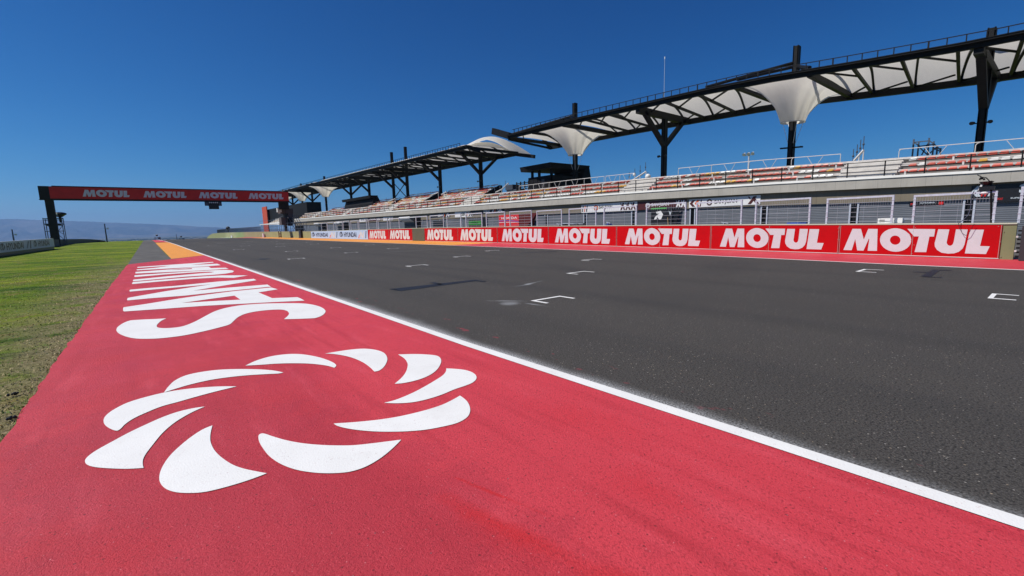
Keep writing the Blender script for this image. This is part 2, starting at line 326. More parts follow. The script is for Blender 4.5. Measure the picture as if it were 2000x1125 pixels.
M['steel'] = nmat('galvanised_tube', (.62, .64, .7), .4, .12, 8, metal=.35)
M['wire'] = nmat('fence_wire', (.42, .44, .48), .5, .1, 8, metal=.4)
M['whitesteel'] = nmat('white_painted_steel', (.6, .58, .56), .45, .08, 4)
M['step'] = nmat('pale_concrete_steps', (.55, .52, .48), .85, .14, 1.4, .004, 25)
M['seat_red'] = nmat('red_seat_plastic', (.48, .065, .038), .4, .12, 3)
M['seat_yel'] = nmat('yellow_seat_plastic', (.62, .33, .04), .5, .12, 3)
M['seat_wht'] = nmat('white_seat_plastic', (.68, .67, .64), .4, .1, 3)
def membrane():
    m = nmat('white_membrane', (.84, .81, .75), .7, .07, .8, stretch=(1, 3, 1)); t = m.node_tree; b = t.nodes['Principled BSDF']; out = t.nodes['Material Output']
    tr = t.nodes.new('ShaderNodeBsdfTranslucent'); tr.inputs[0].default_value = (.9, .86, .78, 1); mx = t.nodes.new('ShaderNodeMixShader'); mx.inputs[0].default_value = .42
    t.links.new(b.outputs[0], mx.inputs[1]); t.links.new(tr.outputs[0], mx.inputs[2]); t.links.new(mx.outputs[0], out.inputs[0]); return m
M['memb'] = membrane()
M['blueboard'] = nmat('pale_blue_board', (.40, .54, .74), .5, .04, 2)
M['greyboard'] = nmat('pale_grey_board', (.55, .6, .64), .55, .05, 1)
M['navy'] = nmat('navy_print', (.012, .02, .06), .5, .05, 2)
M['signwhite'] = nmat('sign_white', (.74, .73, .72), .5, .04, 2)
M['maroon'] = nmat('sign_maroon', (.07, .012, .012), .5, .1, 2)
M['signblack'] = nmat('sign_black', (.012, .012, .014), .4, .1, 2)
M['signred'] = nmat('sign_red', (.62, .02, .02), .5, .05, 2)
M['signorange'] = nmat('sign_orange', (.65, .13, .04), .5, .05, 2)
M['brightgreen'] = nmat('sign_green', (.05, .42, .04), .5, .05, 2)
M['blue'] = nmat('sign_blue', (.02, .08, .38), .5, .05, 2)
M['lamp'] = nmat('lamp_glass', (.75, .75, .72), .15, .05, 4)
M['terracotta'] = nmat('red_painted_panel', (.5, .07, .03), .7, .08, 1)
M['tower'] = nmat('mauve_grey_cladding', (.09, .075, .075), .7, .1, 1)
M['gantrysteel'] = nmat('brown_black_steel', (.028, .024, .02), .7, .15, 1, spec=.15)
M['blueSteel'] = nmat('blue_grey_scaffold', (.07, .09, .13), .5, .15, 2)
M['tan'] = nmat('tan_strap', (.45, .3, .15), .7, .1, 4)

# ------------------------------------------------------------------ 2D shapes -> flat meshes
def catmull(pts, corners, seg=5):
    n = len(pts); out = []
    for i in range(n):
        p0, p1, p2, p3 = pts[(i - 1) % n], pts[i], pts[(i + 1) % n], pts[(i + 2) % n]
        if i in corners: p0 = p1
        if (i + 1) % n in corners: p3 = p2
        for k in range(seg):
            t = k / seg; t2 = t * t; t3 = t2 * t
            out.append(tuple(.5 * (2 * p1[j] + (p2[j] - p0[j]) * t + (2 * p0[j] - 5 * p1[j] + 4 * p2[j] - p3[j]) * t2 + (3 * p1[j] - p0[j] - 3 * p2[j] + p3[j]) * t3) for j in (0, 1)))
    return out
def fill(loops):     # list of closed 2D loops, even-odd filled -> (verts2d, faces)
    cu = bpy.data.curves.new('tmp', 'CURVE'); cu.dimensions = '2D'; cu.fill_mode = 'BOTH'
    for lp in loops:
        s_ = cu.splines.new('POLY'); s_.points.add(len(lp) - 1)
        for p, q in zip(s_.points, lp): p.co = (q[0], q[1], 0, 1)
        s_.use_cyclic_u = True
    ob = bpy.data.objects.new('tmp', cu); me = bpy.data.meshes.new_from_object(ob)
    v = [(p.co.x, p.co.y) for p in me.vertices]; f = [tuple(p.vertices) for p in me.polygons]
    bpy.data.objects.remove(ob); bpy.data.curves.remove(cu); bpy.data.meshes.remove(me); return v, f
def text(txt, offset=0.0, shear=0.0, space=1.0):
    cu = bpy.data.curves.new('tmp', 'FONT'); cu.body = txt; cu.offset = offset; cu.shear = shear; cu.space_character = space; cu.resolution_u = 3
    ob = bpy.data.objects.new('tmp', cu); me = bpy.data.meshes.new_from_object(ob)
    v = [(p.co.x, p.co.y) for p in me.vertices]; f = [tuple(p.vertices) for p in me.polygons]
    bpy.data.objects.remove(ob); bpy.data.curves.remove(cu); bpy.data.meshes.remove(me)
    x0 = min(p[0] for p in v); x1 = max(p[0] for p in v); y0 = min(p[1] for p in v); y1 = max(p[1] for p in v)
    return [((p[0] - x0) / (x1 - x0), (p[1] - y0) / (y1 - y0)) for p in v], f
def norm(vf):
    v, f = vf; x0 = min(p[0] for p in v); x1 = max(p[0] for p in v); y0 = min(p[1] for p in v); y1 = max(p[1] for p in v)
    return [((p[0] - x0) / (x1 - x0), (p[1] - y0) / (y1 - y0)) for p in v], f
def ell(cx, cy_, rx, ry, n=28): return [(cx + rx * math.cos(2 * math.pi * i / n), cy_ + ry * math.sin(2 * math.pi * i / n)) for i in range(n)]
_cache = {}
def T(txt, off=.03, sh=0.0):
    k = (txt, off, sh)
    if k not in _cache: _cache[k] = text(txt, off, sh)
    return _cache[k]
def put(vf, name, mat, parent, fn):      # fn: (u,v) -> world point
    v, f = vf; mb = MB(); mb.v = [tuple(fn(*p)) for p in v]; mb.f = list(f); mb.m = [0] * len(f)
    return mb.build(name, mat, parent)
# heavy wordmark traced from the rightmost board, turned into board coordinates
def c6(x, y): return (1500 + x / 4, 360 + y / 4)
_U = lambda p: (lambda q: (-q.y, q.z))(onwall(*c6(*p)))
def wl(pts, corners=None, seg=6):
    q = [_U(p) for p in pts]; return catmull(q, set(range(len(q))) if corners is None else corners, 1 if corners is None else seg)
def arcpts(cx, cy_, rx, ry, a0, a1, n): return [(cx + rx * math.cos(R_(a0 + (a1 - a0) * i / n)), cy_ - ry * math.sin(R_(a0 + (a1 - a0) * i / n))) for i in range(n + 1)]
_M = [(672, 342), (738, 342), (760, 428), (795, 341), (868, 341), (862, 521), (789, 520), (803, 425), (800, 420), (757, 519), (708, 518), (693, 425), (665, 516), (600, 514)]
_O = arcpts(1008, 431, 122, 97, 48, 398, 30) + [(1133, 400)]
_O2 = arcpts(1005, 432, 41, 38, 0, 345, 22)
_Tt = [(1100, 338), (1318, 338), (1308, 400), (1272, 401), (1246, 531), (1155, 530), (1190, 400), (1152, 400)]
_Uu = [(1341, 339), (1428, 339), (1406, 448)] + arcpts(1432, 445, 27, 32, 180, 330, 6) + [(1462, 440), (1480, 338), (1572, 338), (1545, 466)] + [(1530, 500), (1500, 527), (1462, 541), (1415, 543), (1365, 535), (1330, 512), (1314, 484), (1312, 458)]
_L = [(1590, 339), (1698, 339), (1666, 478), (1742, 480), (1711, 546), (1547, 541)]
WORD = norm(fill([[_U(p) for p in g] for g in (_M, _O, _O2, _Tt, _Uu, _L)]))

# ------------------------------------------------------------------ GROUND
def sheet(name, xs_fn, ys, mat, z, kind='structure', label=None, cat=None, loc=(0, 0, 0)):
    mb = MB()
    for Y in ys:
        x0, x1 = xs_fn(Y); mb.v += [(x0, Y, G(Y) + z), (x1, Y, G(Y) + z)]
    for i in range(len(ys) - 1): mb.f.append((2 * i, 2 * i + 1, 2 * i + 3, 2 * i + 2)); mb.m.append(0)
    o = mb.build(name, mat, loc=loc); tag(o, label, cat, kind=kind); return o
YS = [-60, -20, 0, 20, 40, 60, 80, 100, 120, 130, 140, 150, 160, 175, 190, 210, 228, 250, 278, 320, 400, 600]
mb = MB(); gxs = [-9000, -2500, -600, -150, -40, -9, 0, 40, 150, 600, 2500, 12000]
gys = [-3000, -400] + YS + [1000, 2000, 4200, 6000, 9000, 16000]
for Y in gys:
    for X in gxs: mb.v.append((X, Y, G(Y) - .012))
nx = len(gxs)
for j in range(len(gys) - 1):
    for i in range(nx - 1): mb.f.append((j * nx + i, j * nx + i + 1, (j + 1) * nx + i + 1, (j + 1) * nx + i)); mb.m.append(0)
tag(mb.build('ground', M['grass']), kind='structure')
def XL(Y): return lerp(Y, [-20, 0, 5, 15, 39, 60, 79, 110, 300], [3.42, 3.29, 3.19, 3.21, 3.25, 3.35, 3.50, 3.55, 3.8])   # red side of the white edge line
_xs = sorted([(p.y, p.x) for p in [gz(*q) for q in [(2000, 528), (1760, 517.4), (1500, 505), (1225, 492.5), (1000, 483.7), (700, 472.7)]]])
def XR(Y): return lerp(Y, [-60] + [a for a, b in _xs] + [110, 300], [18.2] + [b for a, b in _xs] + [20.8, 21.2])   # pit-side white line
def XG(Y): return lerp(Y, [-60, 3.2, 8, 20, 32.5, 46, 138, 300], [-1.02, -1.03, -1.05, -.97, -.80, -.72, -.1, 0])     # grass edge
fine = [-60, -20, -5, 0, 1, 2, 3, 4, 5, 7, 9, 12, 15, 18, 22, 26, 30, 34, 39, 45, 52, 60, 70, 79, 90, 100, 110, 120, 130, 140, 150, 160, 175, 190, 210, 228, 250, 278, 330, 420, 600]
sheet('track', lambda Y: (XL(Y) + .02, XR(Y) + .05), fine, M['asphalt'], 0)
sheet('pit_lane', lambda Y: (XW(Y) + .2, 62), fine, M['lane'], 0)
p_end = [gz(249.3, 516.4), gz(399.5, 498.6)]
def zline(Y): return XG(Y) , XL(Y)
# red runoff ends on a slant
mb = MB(); ys = [y for y in fine if y < 31] + [32.0]
jag = random.Random(3)
left = []
Yc = -20.0
while Yc < 32.2:
    left.append((XG(Yc) + jag.uniform(-.018, .018), Yc)); Yc += .16 if Yc < 14 else .5
right = [(XL(Y), Y) for Y in fine if -20 <= Y < 38] + [(XL(38.9), 38.9)]
v, f = fill([left + right[::-1]])
mb.v = [(a, b, .004) for a, b in v]; mb.f = f; mb.m = [0] * len(f)
tag(mb.build('runoff_red', M['red']), kind='structure')
mb = MB(); o1, o2 = gz(334, 505.8), gz(303, 473.7)
orl = lambda Y: o1.x + (o2.x - o1.x) * (Y - o1.y) / (o2.y - o1.y)
op = [(orl(o1.y) + .02, o1.y + .05), (orl(107), 107), (XL(110), 110), (XL(79), 79), (XL(60), 60), (XL(45), 45), (XL(39), 39.0)]
v, f = fill([op]); mb.v = [(a, b, .004) for a, b in v]; mb.f = f; mb.m = [0] * len(f)
tag(mb.build('runoff_orange', M['orange']), kind='structure')
sheet('runoff_red_far', lambda Y: (orl(Y), XL(Y)), [110.2, 120, 130, 140, 150, 170, 200], M['red'], .004)
sheet('side_lane', lambda Y: (XG(Y), orl(max(Y, 33)) - .03 if Y > 36 else 3.0), [32.2, 36, 40, 45, 60, 80, 100, 120, 130, 140, 150, 160, 190, 228, 278, 400], M['lane'], 0)
sheet('edge_line', lambda Y: (XL(Y), XL(Y) + (.135 if Y < 150 else .3)), fine[:-4], M['wpaint'], .008)
sheet('edge_line_pit_side', lambda Y: (XR(Y) - .06, XR(Y) + .08), fine[:-6], M['wpaint'], .008)
# strip in front of the pit wall: red near, orange farther, red again
sheet('pit_strip_red', lambda Y: (XR(Y), XW(Y) + .3), [y for y in fine if -60 <= y < 33] + [33], M['red'], .004)
sheet('pit_strip_orange', lambda Y: (XR(Y), XW(Y) + .3), [33.02, 39, 45, 52, 60, 70, 79, 90, 100, 110, 120, 130], M['orange'], .004)
sheet('pit_strip_red_far', lambda Y: (XR(Y), XW(Y) + .3), [130.1, 140, 150, 160, 168], M['red'], .004)
sheet('pit_strip_green', lambda Y: (XR(Y), XW(Y) + .3), [168.1, 175, 184], M['brightgreen'], .004)
sheet('pit_strip_white', lambda Y: (XR(Y), XW(Y) + .3), [184.1, 190, 210], M['wpaint'], .004)
# thin old line across the start
mb = MB()
for a, b, ww in ((gz(345, 484), gz(610, 473.4), .22), (gz(752, 492.8), gz(925, 483.4), .12)):
    d = (b - a).normalized(); nrm = Vector((-d.y, d.x, 0)) * ww / 2
    mb.add([a - nrm + Vector((0, 0, .004)), b - nrm + Vector((0, 0, .004)), b + nrm + Vector((0, 0, .004)), a + nrm + Vector((0, 0, .004))], [(0, 1, 2, 3)])
tag(mb.build('start_line', nmat('worn_white_line', (.16, .16, .155), .7, .4, 3)), kind='structure')
# --------------------------- painted emblem: ten petals, traced and laid on the ground
def c8(x, y): p = gz(140 + x / 2.381, 660 + y / 2.381); return (p.x, p.y)
PET = [
 ([(808,132),(860,108),(930,88),(1010,78),(1080,80),(1150,93),(1205,112),(1230,129),(1222,142),(1180,131),(1110,123),(1030,121),(950,123),(880,128)], {0, 8}),
 ([(430,257),(450,230),(480,202),(530,178),(600,162),(690,151),(790,148),(880,150),(940,155),(985,164),(960,169),(900,172),(820,177),(740,185),(650,198),(560,218),(490,238)], {0, 9}),
 ([(768,229),(700,229),(620,233),(520,243),(430,258),(340,280),(260,305),(200,335),(165,360),(150,382),(153,405),(175,424),(208,436),(228,427),(250,405),(290,378),(350,350),(420,322),(500,300),(580,277),(650,258),(710,243)], {0}),
 ([(620,323),(560,332),(490,349),(420,374),(350,405),(270,443),(190,486),(120,525),(80,553),(63,575),(72,594),(110,606),(180,612),(260,614),(335,610),(331,590),(333,570),(345,545),(375,505),(420,450),(470,405),(520,372),(570,345)], {0, 14}),
 ([(655,411),(610,430),(560,462),(510,502),(460,550),(425,600),(409,645),(413,680),(440,708),(490,724),(560,727),(620,722),(680,709),(750,690),(820,668),(870,650),(908,635),(860,626),(800,613),(750,595),(710,570),(680,545),(660,520),(647,490),(645,465),(648,440)], {0, 16}),
 ([(1533,478),(1470,486),(1390,496),(1310,504),(1230,505),(1150,502),(1070,494),(1000,481),(940,464),(905,452),(885,449),(870,458),(872,485),(890,518),(920,555),(970,590),(1040,617),(1120,631),(1200,635),(1280,630),(1340,615),(1390,593),(1440,562),(1480,530),(1512,500)], {0}),
 ([(1218,403),(1240,415),(1290,427),(1370,437),(1460,441),(1560,439),(1650,431),(1740,414),(1800,397),(1840,372),(1853,345),(1850,320),(1838,298),(1820,282),(1806,272),(1780,287),(1730,312),(1670,333),(1600,352),(1520,370),(1440,383),(1360,392),(1290,398),(1240,401)], {0, 14}),
 ([(1452,306),(1510,308),(1580,304),(1650,290),(1720,268),(1780,243),(1830,226),(1865,211),(1882,193),(1878,175),(1855,160),(1820,151),(1780,147),(1742,145),(1740,160),(1725,178),(1695,198),(1650,225),(1600,252),(1550,275),(1500,294)], {0, 13}),
 ([(1518,80),(1545,97),(1558,113),(1563,130),(1555,160),(1535,188),(1502,217),(1540,214),(1590,204),(1640,188),(1680,167),(1705,143),(1718,115),(1714,96),(1695,85),(1650,80),(1590,78)], {0, 6}),
 ([(1178,76),(1210,77),(1260,84),(1310,97),(1355,117),(1385,138),(1408,160),(1430,155),(1450,140),(1463,120),(1468,100),(1460,80),(1440,66),(1400,56),(1350,53),(1290,58),(1230,67)], {0, 6}),
]
def ground_fill(loops, name, mat, parent, z=.009):
    v, f = fill(loops); mb = MB(); mb.v = [(a, b, z) for a, b in v]; mb.f = f; mb.m = [0] * len(f); return mb.build(name, mat, parent)
em = tag(empty('painted_emblem', (1.0, 3.6, 0)), 'large white swirl emblem of ten curved petals painted on the red runoff', 'road marking')
for pts, cn in PET: ground_fill([catmull([c8(*p) for p in pts], cn, 6)], 'petal', M['wpaint'], em)
# --------------------------- painted lettering SAN JUAN
def c7(x, y): p = gz(150 + x / 3.636, 490 + y / 3.636); return (p.x, p.y)
def c5(x, y): p = gz(220 + x / 5.627, 440 + y / 5.627); return (p.x, p.y)
le = tag(empty('painted_lettering', (1.2, 15, 0)), 'tall stretched white capital letters painted along the red runoff beyond the swirl emblem', 'road marking')
Sg = [(1472,488),(1500,463),(1507,445),(1490,428),(1450,420),(1390,421),(1320,427),(1250,437),(1190,452),(1145,474),(1115,500),(1085,525),(1020,545),(900,575),(760,604),(620,622),(520,628),(420,626),(350,612),(300,590),(282,568),(290,545),(320,522),(355,505),(385,496),(480,490),(560,487),(636,482),(600,500),(575,522),(568,538),(582,549),(640,552),(720,545),(780,530),(850,500),(920,462),(980,432),(1050,410),(1150,391),(1270,380),(1400,375),(1530,374),(1620,377),(1690,388),(1740,405),(1766,428),(1755,452),(1725,470),(1690,481),(1600,485),(1530,487)]
ground_fill([catmull([c7(*p) for p in Sg], {0, 24, 27, 49}, 5)], 'letter', M['wpaint'], le)
Ag = [c7(*p) for p in [(333,403),(500,378),(700,345),(860,321),(1100,290),(1380,262),(1428,275),(1290,297),(1388,338),(1566,331),(1590,340),(1618,356),(1400,366),(1160,379),(900,393),(600,415),(338,433),(329,428),(329,410)]]
ground_fill([Ag, [c7(*p) for p in [(742,373),(900,350),(1120,320),(1162,349),(1000,357)]]], 'letter', M['wpaint'], le)
N1 = [c5(*p) for p in [(193,711),(400,692),(700,668),(1150,622),(1552,591),(1580,607),(1300,652),(880,723),(1300,686),(1688,655)]] + [c7(1352, 240), c7(1380, 257)] + [c5(*p) for p in [(1688,682),(1300,722),(800,776),(400,807),(166,829),(158,822),(166,803),(200,795),(600,725),(1085,652),(700,686),(300,722),(190,732),(184,722)]]
ground_fill([N1], 'letter', M['wpaint'], le)
ground_fill([[c5(*p) for p in [(224,627),(500,604),(800,580),(1000,565),(1200,553),(1490,553),(1330,580),(1150,577),(900,590),(500,622),(218,649),(212,640)]]], 'letter', M['wpaint'], le)
ground_fill([[c5(*p) for p in [(244,552),(600,527),(900,507),(1150,494),(1250,492),(1310,497),(1335,506),(1318,520),(1240,534),(1100,547),(800,567),(228,618),(222,610),(232,600),(600,563),(1000,528),(1080,523),(1118,516),(1060,513),(940,517),(600,541),(244,571),(237,562)]]], 'letter', M['wpaint'], le)
ground_fill([[c5(*p) for p in [(254,515),(560,492),(870,466),(1055,457),(1078,472),(1240,468),(1276,480),(900,503),(500,521),(254,532),(249,524)]], [c5(*p) for p in [(590,494),(740,482),(868,474),(878,483),(740,489)]]], 'letter', M['wpaint'], le)
ground_fill([[c5(*p) for p in [(272,460),(600,438),(900,417),(1100,404),(1112,411),(860,437),(1000,432),(1148,424),(1188,440),(1050,452),(600,478),(268,497),(262,488),(480,468),(640,447),(440,459),(273,470)]]], 'letter', M['wpaint'], le)
# --------------------------- grid slots
slot_me = {}
def slot(x, y, near):
    mb = MB(); w_, l_, t = .87, .48, .085
    z = .008
    def q(a, b, c, d): mb.add([(a, c, z), (b, c, z), (b, d, z), (a, d, z)], [(0, 1, 2, 3)])
    q(0, w_, -t, 0); q(0, t, -l_, -t); q(w_ - t, w_, -l_, -t)
    if 'm' not in slot_me: slot_me['m'] = mb.build('grid_slot', M['wpaint'], loc=(0, 0, 0)); o = slot_me['m']
    else: o = slot_me['m'].copy(); C.objects.link(o)
    o.location = (x, y, 0); return o
SL = [(6.17, [7.03, 27.8, 47.6, 68, 88]), (8.33, [17.36, 38.0, 58.4, 78.6]), (10.4, [10.1, 30.9, 51.4, 71.8]), (12.45, [20.3, 40.4, 60.9, 81]), (14.5, [13.2, 33.3, 54.0, 74.4]), (16.6, [23.2, 43.1, 63.8]), (15.8, [3.8])]
spec = {(6.17, 7.03): 'white grid slot nearest the edge line, in the middle of the near asphalt', (12.12, .86): 'thick white grid slot at the right edge of the view, nearest of all',
        (15.8, 3.8): 'white grid slot lying before the dark overpainted mark by the pit wall', (10.4, 10.1): 'white grid slot straight behind the nearest one, below the third board', (14.5, 13.2): 'small white grid slot second from the pit strip, ahead of the near middle slots', (8.33, 17.36): 'white grid slot just beyond the long black overpainted mark'}
for X, Ys in SL:
    for Y in Ys:
        o = slot(X, Y, Y < 20)
        tag(o, spec.get((X, Y), 'small white three-sided grid slot painted far along the straight'), 'grid slot', 'grid slots painted on the track')
mb = MB(); x_, y_, z_ = 12.12, .86, .008
for a, b, c, d in ((0, .78, -.07, 0), (0, .09, -.36, -.07), (.7, .78, -.36, -.07)): mb.add([(x_ + a, y_ + c, z_), (x_ + b, y_ + c, z_), (x_ + b, y_ + d, z_), (x_ + a, y_ + d, z_)], [(0, 1, 2, 3)])
tag(mb.build('grid_slot', M['wpaint'], loc=(x_, y_, 0)), spec[(12.12, .86)], 'grid slot', 'grid slots painted on the track')
def gq(name, label, quads, mat):
    mb = MB()
    for q in quads:
        mb.add([gz(*p) + Vector((0, 0, .006)) for p in q], [tuple(range(len(q)))])
    L = sum((Vector(v) for v in mb.v), Vector()) / len(mb.v); L.z = 0
    return tag(mb.build(name, mat, loc=L), label, 'road marking')
gq('overpainted_mark', 'long black overpainted grid mark with hooked ends on the near asphalt', [[(761, 565.5), (783, 568.8), (770, 564.5), (766, 564)], [(766, 564.4), (783, 568.8), (930, 549), (924, 546.8)], [(925, 546.5), (950, 549.5), (944, 551), (930, 549.2)], [(838, 552), (850, 551.6), (866, 555.4), (858, 556.6)]], M['black'])
gq('overpainted_mark', 'black overpainted block with thin bars on the asphalt before the pit wall', [[(1822, 526.5), (1838, 527), (1818, 541), (1798, 540)], [(1838, 527), (1860, 527.8), (1860, 529), (1836, 528.6)], [(1784, 531), (1811, 531.6), (1810, 533), (1784, 532)], [(1818, 541), (1840, 541.6), (1840, 543), (1798, 541.2)]], M['black'])
gq('overpainted_mark', 'faint thin black overpainted line ahead of the middle grid slots', [[(1013, 495), (1017, 494.3), (1085, 490.5), (1088, 491.2)]], M['black'])
gq('overpainted_mark', 'short black overpainted dash beside the far edge line', [[(500, 506.6), (512, 505.2), (530, 505), (516, 507)]], M['black'])

# ------------------------------------------------------------------ verge grass tufts and litter
mb = MB(); gr = random.Random(11)
for i in range(17000):
    Y = 2.6 + (gr.random() ** 2.2) * 26; X = -1.03 - (gr.random() ** 1.5) * min(9, .8 + Y * .5) - .005
    if Y < 30: X += XG(Y) + 1.03
    h = gr.uniform(.008, .026) * max(.25, 1 - Y / 30); a = gr.uniform(0, 6.28); ww = .004 * (1 + Y * .12); dx, dy = math.cos(a) * ww, math.sin(a) * ww
    lx, ly = gr.uniform(-.03, .03), gr.uniform(-.03, .03)
    dry = gr.random() < (.7 if X > -1.6 else .35)
    mb.add([(X - dx, Y - dy, -.01), (X + dx, Y + dy, -.01), (X + lx, Y + ly, h)], [(0, 1, 2)], 1 if dry else (2 if gr.random() < .3 else 0))
o = mb.build('grass', [nmat('grass_blade', (.13, .24, .018), .8, .3, 2), nmat('dry_grass_blade', (.5, .39, .2), .85, .25, 2), nmat('pale_grass_blade', (.22, .29, .045), .8, .25, 2)])
tag(o, 'short patchy green and straw coloured grass beside the red runoff', 'grass', kind='stuff')
for (px, py), lab in (((26, 773), 'small dark crumpled lump lying in the grass at the left edge'), ((24, 820), 'small dark curled scrap at the edge of the red paint')):
    p = gz(px, py); mb = MB(); 
    for k in range(7): mb.sphere((p.x + gr.uniform(-.03, .03), p.y + gr.uniform(-.03, .03), .012 + gr.uniform(0, .012)), gr.uniform(.008, .02), 7, 5)
    tag(mb.build('debris', M['signblack'], loc=(p.x, p.y, 0)), lab, 'debris')
# ------------------------------------------------------------------ hills far away
mb = MB(); hr = random.Random(5)
ridge = [(-400, 432), (-200, 430), (-60, 430), (0, 429), (22, 428.2), (45, 429.3), (60, 430.0), (90, 431), (126, 431.8), (150, 433), (180, 433.6), (210, 435), (240, 436.3), (270, 437.2), (300, 438.4), (330, 440), (360, 441), (390, 443.5), (420, 444.4), (460, 446.5), (520, 449), (620, 451), (760, 449)]
nr = 220; cols = []
for i in range(nr):
    x = -400 + i * (1160 / (nr - 1)); y = lerp(x, [a for a, b in ridge], [b for a, b in ridge]) + hr.uniform(-.35, .35)
    d = ray(x, y); hd = math.hypot(d.x, d.y); cols.append((d.x / hd, d.y / hd, d.z / hd))
base, top = 12500, 16000; NRW = 16
from mathutils import noise as mn
for j in range(NRW + 1):
    t = j / NRW
    for i, (dx, dy, sl_) in enumerate(cols):
        r = base + (top - base) * t; zt = sl_ * top + H + 10
        n_ = mn.fractal(Vector((i * .12, j * .5, 0)), 1.0, 2.0, 4)
        z = -62 + (zt + 62) * (t ** 1.35) + n_ * 110 * math.sin(math.pi * min(1, t)) if t < 1 else zt
        mb.v.append((dx * r, dy * r, z))
for i, (dx, dy, sl_) in enumerate(cols): mb.v.append((dx * 18500, dy * 18500, -70))
for j in range(NRW + 1):
    for i in range(nr - 1): mb.f.append((j * nr + i, j * nr + i + 1, (j + 1) * nr + i + 1, (j + 1) * nr + i)); mb.m.append(0)
n = NT('hill_scrub'); hc = n.ramp(n.noise(.0012, 7, n.mapped((1, 1, 2))), [(.35, (.045, .045, .04)), (.52, (.08, .075, .065)), (.68, (.17, .145, .12))]); hm = n.done(hc, .95, n.bump(n.noise(.004, 6), 60), .05)
tag(mb.build('hills', hm, smooth=True), kind='structure')
# dark scrub line on the plain
mb = MB()
for i in range(260):
    a = R_(-30 + 62 * i / 260) ; r = hr.uniform(5200, 6800); X, Y = math.sin(a) * r, math.cos(a) * r
    mb.sphere((X, Y, G(Y) + 4), hr.uniform(12, 34), 7, 4, sz=.35)
tag(mb.build('distant_scrub', nmat('scrub_green', (.035, .05, .03), .9, .3, .01)), 'low dark line of scrub on the plain before the hills', 'scrub', kind='stuff')

# ------------------------------------------------------------------ PIT WALL
KN = sorted([-5, 1.44, 10.4, 25.8, 47, 63.7, 92.5, 120, 130, 150, 170, 190, 210, 228, 250, 268])
_far = [(141, 1.45), (200, 1.42), (234, 1.3), (262, 1.05), (281, -1.3)]
_h2 = _ht + _far
def HW(Y): return lerp(Y, [a for a, b in _h2], [b for a, b in _h2])
def ysam(a, b): return [a] + [k for k in KN if a + .05 < k < b - .05] + [b]
def wall_strip(y0, y1, z0, z1, o0, o1, mb=None, mi=0):
    mb = mb or MB(); ys = ysam(y0, y1); n0 = len(mb.v)
    for y in ys:
        a, b = z0(y), z1(y); x = XW(y)
        mb.v += [(x + o0, y, a), (x + o1, y, a), (x + o1, y, b), (x + o0, y, b)]
    for i in range(len(ys) - 1):
        p, q = n0 + 4 * i, n0 + 4 * i + 4
        for k in range(4): mb.f.append((p + k, p + (k + 1) % 4, q + (k + 1) % 4, q + k)); mb.m.append(mi)
    mb.f += [(n0, n0 + 3, n0 + 2, n0 + 1), tuple(n0 + 4 * (len(ys) - 1) + k for k in range(4))]; mb.m += [mi, mi]
    return mb
pw = tag(empty('pit_wall', (XW(40), 40, 0)), 'long olive painted concrete wall carrying the advertising boards beside the pit lane', 'wall')
wall_strip(1.12, 92.6, lambda y: -.05, lambda y: HW(y) - .01, 0, .24).build('wall_body', M['green'], pw)
wall_strip(1.12, 92.6, lambda y: HW(y) - .01, lambda y: HW(y) + .035, -.035, .28).build('coping', nmat('pale_green_coping', (.5, .52, .4), .8, .1, 1), pw)
wf = tag(empty('far_wall', (25.3, 170, 0)), 'pale olive wall with sloping far end beyond the starting gantry', 'wall')
wall_strip(92.65, 281, lambda y: G(y) - .3, HW, 0, .24).build('wall_body', M['greenfar'], wf)
wall_strip(92.65, 262, HW, lambda y: HW(y) + .04, -.02, .26).build('coping', M['conc'], wf)
names = {0: 'rightmost red board with large white slanted capital letters on the pit wall', 1: 'second red lettered board from the right on the pit wall', 2: 'third red lettered board from the right on the pit wall', 3: 'fourth red lettered board from the right, below the white garage sign',
         4: 'fifth red lettered board from the right, below the red and blue panel', 5: 'sixth red lettered board from the right on the pit wall', 6: 'red lettered board right of the bare dark panel', 7: 'red lettered board left of the bare dark panel', 8: 'red lettered board touching the pale blue boards'}
_by = lambda px, py=460: onwall(px, py).y
B = [(_by(1956), _by(1640.5), _by(1936), _by(1650)), (_by(1639.5), _by(1389.3), _by(1610.5), _by(1407.5)), (_by(1388.7), _by(1205.3), _by(1368.5), _by(1221.5)), (_by(1204.7), _by(1072.3), _by(1192.5), _by(1084.5)),
     (_by(1071.7), _by(972.3), _by(1062.5), _by(980.5)), (_by(971.7), _by(895.2), _by(963.5), _by(899.5)), (_by(894.8), _by(830), _by(885.5), _by(834.5)), (_by(806), _by(760.2), _by(801), _by(762)), (_by(759.8), _by(719.5), _by(754.5), _by(722))]
for i, (a, b, ta, tb) in enumerate(B):
    bo = tag(empty('banner_board', (XW((a + b) / 2) - .03, (a + b) / 2, 0)), names[i], 'banner board', 'red boards along the pit wall')
    wall_strip(a, b, lambda y: .045, lambda y: HW(y) - .035, -.04, -.003).build('panel', M['boardred'], bo)
    wall_strip(a, b, lambda y: .02, lambda y: .045, -.045, -.003).build('trim', M['whitesteel'], bo)
    put(WORD, 'lettering', M['boardwhite'], bo, lambda u, v: (XW(tb + (ta - tb) * u) - .046, tb + (ta - tb) * u, .15 + v * (HW(tb + (ta - tb) * u) - .15 - .15)))
    for yy in (a + .02, (a + b) / 2 - .05, b - .02):
        mb = MB(); mb.box(XW(yy) - .046, XW(yy) - .03, yy - .006, yy + .006, .05, HW(yy) - .04)
        for k in range(7):
            z = .12 + k * .165 + rnd.uniform(-.02, .02); q = yy + rnd.uniform(-.08, .08)
            if k % 3 == 0 or rnd.random() < .25: mb.tube((XW(yy) - .05, q, z), (XW(yy) - .03, q, z), .011, n=6)
        mb.build('fixing_strip', M['conc'], bo)
